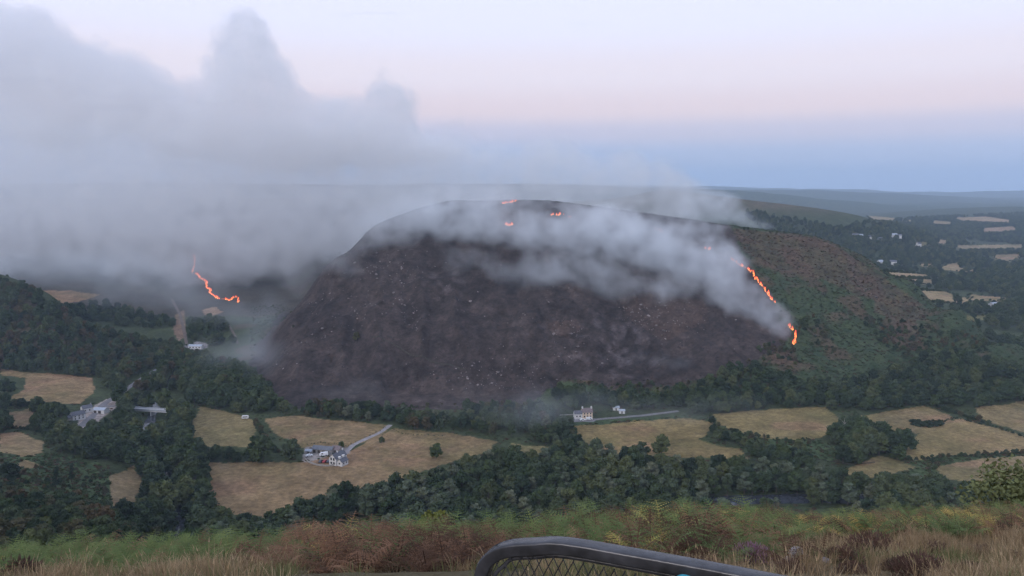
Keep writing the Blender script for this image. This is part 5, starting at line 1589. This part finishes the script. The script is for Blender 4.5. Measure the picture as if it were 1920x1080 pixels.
def smoke(name, puffs, voxel, mat, label, warp=(90, 110), fine=(34, .55), seed=0.0, crisp=1.8):
    """puffs: (centre, radii, weight); density = sum of soft ellipsoids, stirred and eroded by noise"""
    pad = warp[0] * .35
    lo = np.min([np.array(c) - np.array(r) for c, r, w in puffs], 0) - pad
    hi = np.max([np.array(c) + np.array(r) for c, r, w in puffs], 0) + pad
    g = bpy.data.node_groups.new(name, 'GeometryNodeTree')
    g.interface.new_socket('Geometry', in_out='INPUT', socket_type='NodeSocketGeometry')
    g.interface.new_socket('Geometry', in_out='OUTPUT', socket_type='NodeSocketGeometry')
    N, L = g.nodes, g.links
    out = N.new('NodeGroupOutput'); vc = N.new('GeometryNodeVolumeCube')
    vc.inputs['Min'].default_value = lo; vc.inputs['Max'].default_value = hi
    for ax, k in zip('XYZ', range(3)):
        vc.inputs['Resolution ' + ax].default_value = max(8, int((hi[k] - lo[k]) / voxel))
    pos = N.new('GeometryNodeInputPosition')
    def vmath(op, a, b=None, c=None):
        n = N.new('ShaderNodeVectorMath'); n.operation = op
        for i, x in enumerate((a, b, c)):
            if x is None: continue
            if isinstance(x, bpy.types.NodeSocket): L.new(x, n.inputs[i])
            else: n.inputs[i].default_value = x
        return n.outputs['Value'] if op in ('DOT_PRODUCT', 'LENGTH') else n.outputs[0]
    def fm(op, a, b=None, c=None):
        n = N.new('ShaderNodeMath'); n.operation = op
        for i, x in enumerate((a, b, c)):
            if x is None: continue
            if isinstance(x, bpy.types.NodeSocket): L.new(x, n.inputs[i])
            else: n.inputs[i].default_value = x
        return n.outputs[0]
    def noise(vec, scale, detail, rough=.55):
        n = N.new('ShaderNodeTexNoise'); n.inputs['Scale'].default_value = scale; n.inputs['Detail'].default_value = detail
        n.inputs['Roughness'].default_value = rough
        L.new(vec, n.inputs['Vector']); return n
    sp = vmath('ADD', pos.outputs[0], (seed, seed * 1.7, -seed))
    w1 = noise(sp, 1 / warp[1], 3.0)
    wv = vmath('SUBTRACT', w1.outputs['Color'], (.5, .5, .5))
    wp = vmath('MULTIPLY_ADD', wv, (warp[0],) * 3, pos.outputs[0])
    w2 = noise(sp, 2.7 / warp[1], 3.0)
    wv2 = vmath('SUBTRACT', w2.outputs['Color'], (.5, .5, .5))
    wp = vmath('MULTIPLY_ADD', wv2, (warp[0] * .5,) * 3, wp)
    acc = None
    for c, r, w in puffs:
        inv = 1 / np.array(r)
        q = vmath('MULTIPLY_ADD', wp, tuple(inv), tuple(-np.array(c) * inv))
        d = vmath('DOT_PRODUCT', q, q)
        s = fm('MAXIMUM', fm('SUBTRACT', 1.0, d), 0.0)
        s = fm('MULTIPLY', fm('MULTIPLY', s, s), w)
        acc = s if acc is None else fm('ADD', acc, s)
    n2 = noise(sp, 1 / fine[0], 5.0, .6)
    er = fm('MULTIPLY', n2.outputs[0], fine[1])
    dn = fm('MAXIMUM', fm('SUBTRACT', acc, er), 0.0)
    inner = fm('MINIMUM', fm('MAXIMUM', fm('MULTIPLY', fm('SUBTRACT', n2.outputs[0], .30), 3.0), .12), 1.5)
    dn = fm('MULTIPLY', fm('MINIMUM', fm('MULTIPLY', dn, crisp), 1.0), inner)
    L.new(dn, vc.inputs['Density'])
    sm = N.new('GeometryNodeSetMaterial'); sm.inputs['Material'].default_value = mat
    L.new(vc.outputs[0], sm.inputs[0]); L.new(sm.outputs[0], out.inputs[0])
    vol = bpy.data.volumes.new(name)
    vol.materials.append(mat)
    o = bpy.data.objects.new(name, vol); link(o)
    o.modifiers.new('smoke', 'NODES').node_group = g
    return tag(o, label, 'smoke', kind='stuff')

def puff(px, p, Y, rx, rz, ry, w):
    """centre given by pixel and distance, width and height in pixels at that distance, depth in metres"""
    dx, dy, dz = ray(px, p)
    k = Y / dy
    return ((k * dx, Y, k * dz), (rx * k / F, ry, rz * k / F), w)
def puff_on(px, p, up, rx, rz, ry, w, ymin=500):
    """the same, floating `up` metres above the slope seen at that pixel"""
    q = P(px, p, ymin)
    k = q.y
    return ((q.x, q.y - up * .4, q.z + up), (rx * k / F, ry, rz * k / F), w)

SM_MAIN = smoke_material('plume_smoke', (.990, .995, 1.0), .017, .55)
SM_BILLOW = smoke_material('billow_smoke', (.982, .974, .968), .036, .5)
SM_FRONT = smoke_material('slope_smoke', (.972, .991, 1.0), .065, .5)
SM_RIDGE = smoke_material('ridge_smoke', (.95, .975, 1.0), .020, .25)
SM_THIN = smoke_material('thin_smoke', (.90, .955, 1.0), .009, .2)

smoke('smoke_plume', [
    # broad bank drifting left behind the hill
    puff(-200, 350, 1150, 460, 240, 190, 1.5), puff(120, 370, 1150, 460, 200, 190, 1.6), puff(420, 390, 1150, 380, 175, 180, 1.7),
    puff(660, 390, 1180, 320, 160, 160, 1.6), puff(880, 360, 1180, 280, 115, 150, 1.4), puff(1060, 350, 1200, 220, 95, 130, 1.2),
    puff(1190, 365, 1200, 150, 80, 100, 1.0), puff(1240, 400, 1180, 90, 60, 80, .9),
    puff(640, 310, 1150, 330, 110, 130, 1.4), puff(420, 315, 1150, 350, 130, 140, 1.5), puff(860, 295, 1160, 190, 70, 100, 1.0),
    # thinner skirts, down towards the side valley
    puff(150, 455, 1120, 420, 85, 120, .85), puff(520, 480, 1070, 170, 100, 90, 1.05), puff(-200, 460, 1130, 340, 100, 120, .9), puff(560, 530, 1000, 100, 80, 70, .85), puff(330, 470, 1080, 200, 80, 90, .8),
    puff(1000, 310, 1180, 190, 85, 120, 1.2), puff(1150, 340, 1190, 170, 85, 110, 1.3), puff(1230, 365, 1190, 110, 80, 90, 1.2),
], 5.0, SM_MAIN, 'huge pale grey smoke plume drifting left from behind the burnt hill', (130, 140), (30, .85), 37.0, 2.2)

smoke('smoke_billows', [
    puff(-80, 100, 1190, 250, 130, 130, 1.9), puff(60, 95, 1190, 150, 95, 110, 1.9), puff(170, 145, 1180, 150, 90, 110, 1.8), puff(290, 200, 1170, 160, 90, 110, 1.8), puff(390, 250, 1160, 170, 90, 110, 1.7),
    puff(458, 120, 1150, 104, 108, 95, 2.9), puff(420, 165, 1150, 70, 80, 80, 1.8), puff(490, 205, 1150, 130, 100, 100, 2.0), puff(560, 265, 1150, 200, 90, 110, 1.7), puff(630, 225, 1150, 105, 80, 90, 2.0),
    puff(726, 210, 1150, 84, 80, 85, 2.8), puff(700, 265, 1150, 150, 75, 100, 1.7), puff(100, 220, 1180, 320, 95, 120, 1.5), puff(830, 285, 1150, 110, 45, 80, .9),
], 4.5, SM_BILLOW, 'beige-grey billowing tops of the smoke plume', (90, 90), (26, .85), 37.0, 2.4)

smoke('slope_smoke', [
    puff_on(1483, 634, 3, 20, 16, 10, 1.5), puff_on(1466, 624, 6, 40, 30, 16, 2.2), puff_on(1432, 602, 8, 54, 46, 20, 2.0), puff_on(1386, 582, 9, 62, 52, 24, 2.0), puff_on(1370, 575, 10, 70, 46, 24, 1.5),
    puff_on(1335, 545, 12, 78, 66, 26, 1.7), puff_on(1335, 492, 7, 44, 40, 16, 1.2), puff_on(1310, 530, 14, 110, 76, 32, 1.7), puff_on(1300, 462, 10, 76, 50, 22, 1.3),
    puff_on(1230, 500, 16, 130, 78, 36, 1.4), puff_on(1290, 445, 10, 120, 46, 26, 1.2), puff_on(1150, 485, 18, 140, 80, 38, 1.25), puff_on(1060, 470, 18, 150, 80, 38, 1.15),
    puff_on(1140, 430, 12, 170, 46, 28, 1.1), puff_on(970, 455, 18, 140, 76, 38, 1.1), puff_on(880, 440, 18, 150, 74, 38, 1.05), puff_on(780, 440, 16, 140, 76, 36, 1.0),
    puff_on(1010, 530, 12, 140, 66, 28, .95), puff_on(1130, 545, 12, 150, 60, 28, 1.05), puff_on(1240, 565, 10, 110, 46, 22, 1.05), puff_on(890, 510, 12, 110, 50, 26, .75), puff_on(710, 470, 14, 110, 66, 32, .9), puff_on(1020, 395, 10, 170, 30, 26, 1.0),
    puff_on(860, 395, 14, 160, 34, 30, 1.0), puff_on(640, 510, 12, 90, 60, 30, .7),
], 3.0, SM_FRONT, 'blue-white smoke streaming up the burnt slope from the flame line', (60, 52), (24, .62), 11.0, 1.3)

smoke('ridge_smoke', [
    puff(1330, 395, 1500, 80, 40, 60, 1.0), puff(1385, 410, 1480, 60, 26, 50, .9), puff(1430, 422, 1460, 36, 14, 40, .9), puff(1300, 375, 1520, 70, 50, 60, 1.0), puff(1350, 380, 1520, 60, 30, 60, .8)],
    5.0, SM_RIDGE, 'thin blue smoke behind the hill skyline in front of the far ridge', (40, 60), (34, .5), 91.0)

smoke('fire_line_smoke', [
    puff(420, 535, 1090, 40, 36, 40, 1.2), puff(440, 510, 1090, 62, 46, 50, 1.3), puff(462, 540, 1075, 26, 34, 30, 1.1), puff(470, 480, 1090, 90, 60, 60, 1.0), puff(395, 505, 1120, 40, 30, 40, .9)],
    4.0, SM_MAIN, 'grey smoke rising from the flame line on the far left hillside', (30, 36), (16, .6), 55.0)

smoke('valley_smoke', [
    puff_on(1260, 708, 4, 70, 18, 18, 1.1), puff_on(1200, 690, 7, 110, 30, 26, .55), puff_on(500, 640, 14, 80, 110, 60, .75), puff_on(500, 700, 12, 120, 60, 60, .6), puff_on(430, 690, 16, 120, 70, 60, .65),
    puff_on(660, 755, 6, 200, 36, 40, .46), puff_on(420, 610, 16, 130, 70, 60, .8), puff(140, 500, 940, 380, 60, 80, .85), puff(300, 540, 930, 260, 70, 80, .8), puff(-150, 500, 960, 300, 70, 80, .85), puff_on(960, 930, 18, 260, 46, 36, .62), puff_on(1150, 930, 20, 240, 46, 40, .7), puff_on(1350, 925, 18, 200, 40, 36, .55)],
    6.0, SM_THIN, 'thin bluish smoke hanging over the valley floor and trees', (50, 60), (40, .42), 71.0)
# ------------------------------------------------------------------ haze
hz = bpy.data.materials.new('valley_haze')
N, L = nodes(hz); N.clear()
ho = N.new('ShaderNodeOutputMaterial'); hv = N.new('ShaderNodeVolumePrincipled')
hv.inputs['Color'].default_value = (.64, .80, 1.0, 1)
hv.inputs['Density'].default_value = HAZE
hv.inputs['Anisotropy'].default_value = 0.0
L.new(hv.outputs[0], ho.inputs['Volume'])
tag(MB().box(-19000, 19000, -400, 18500, -260, 420).build('haze', hz), kind='stuff')
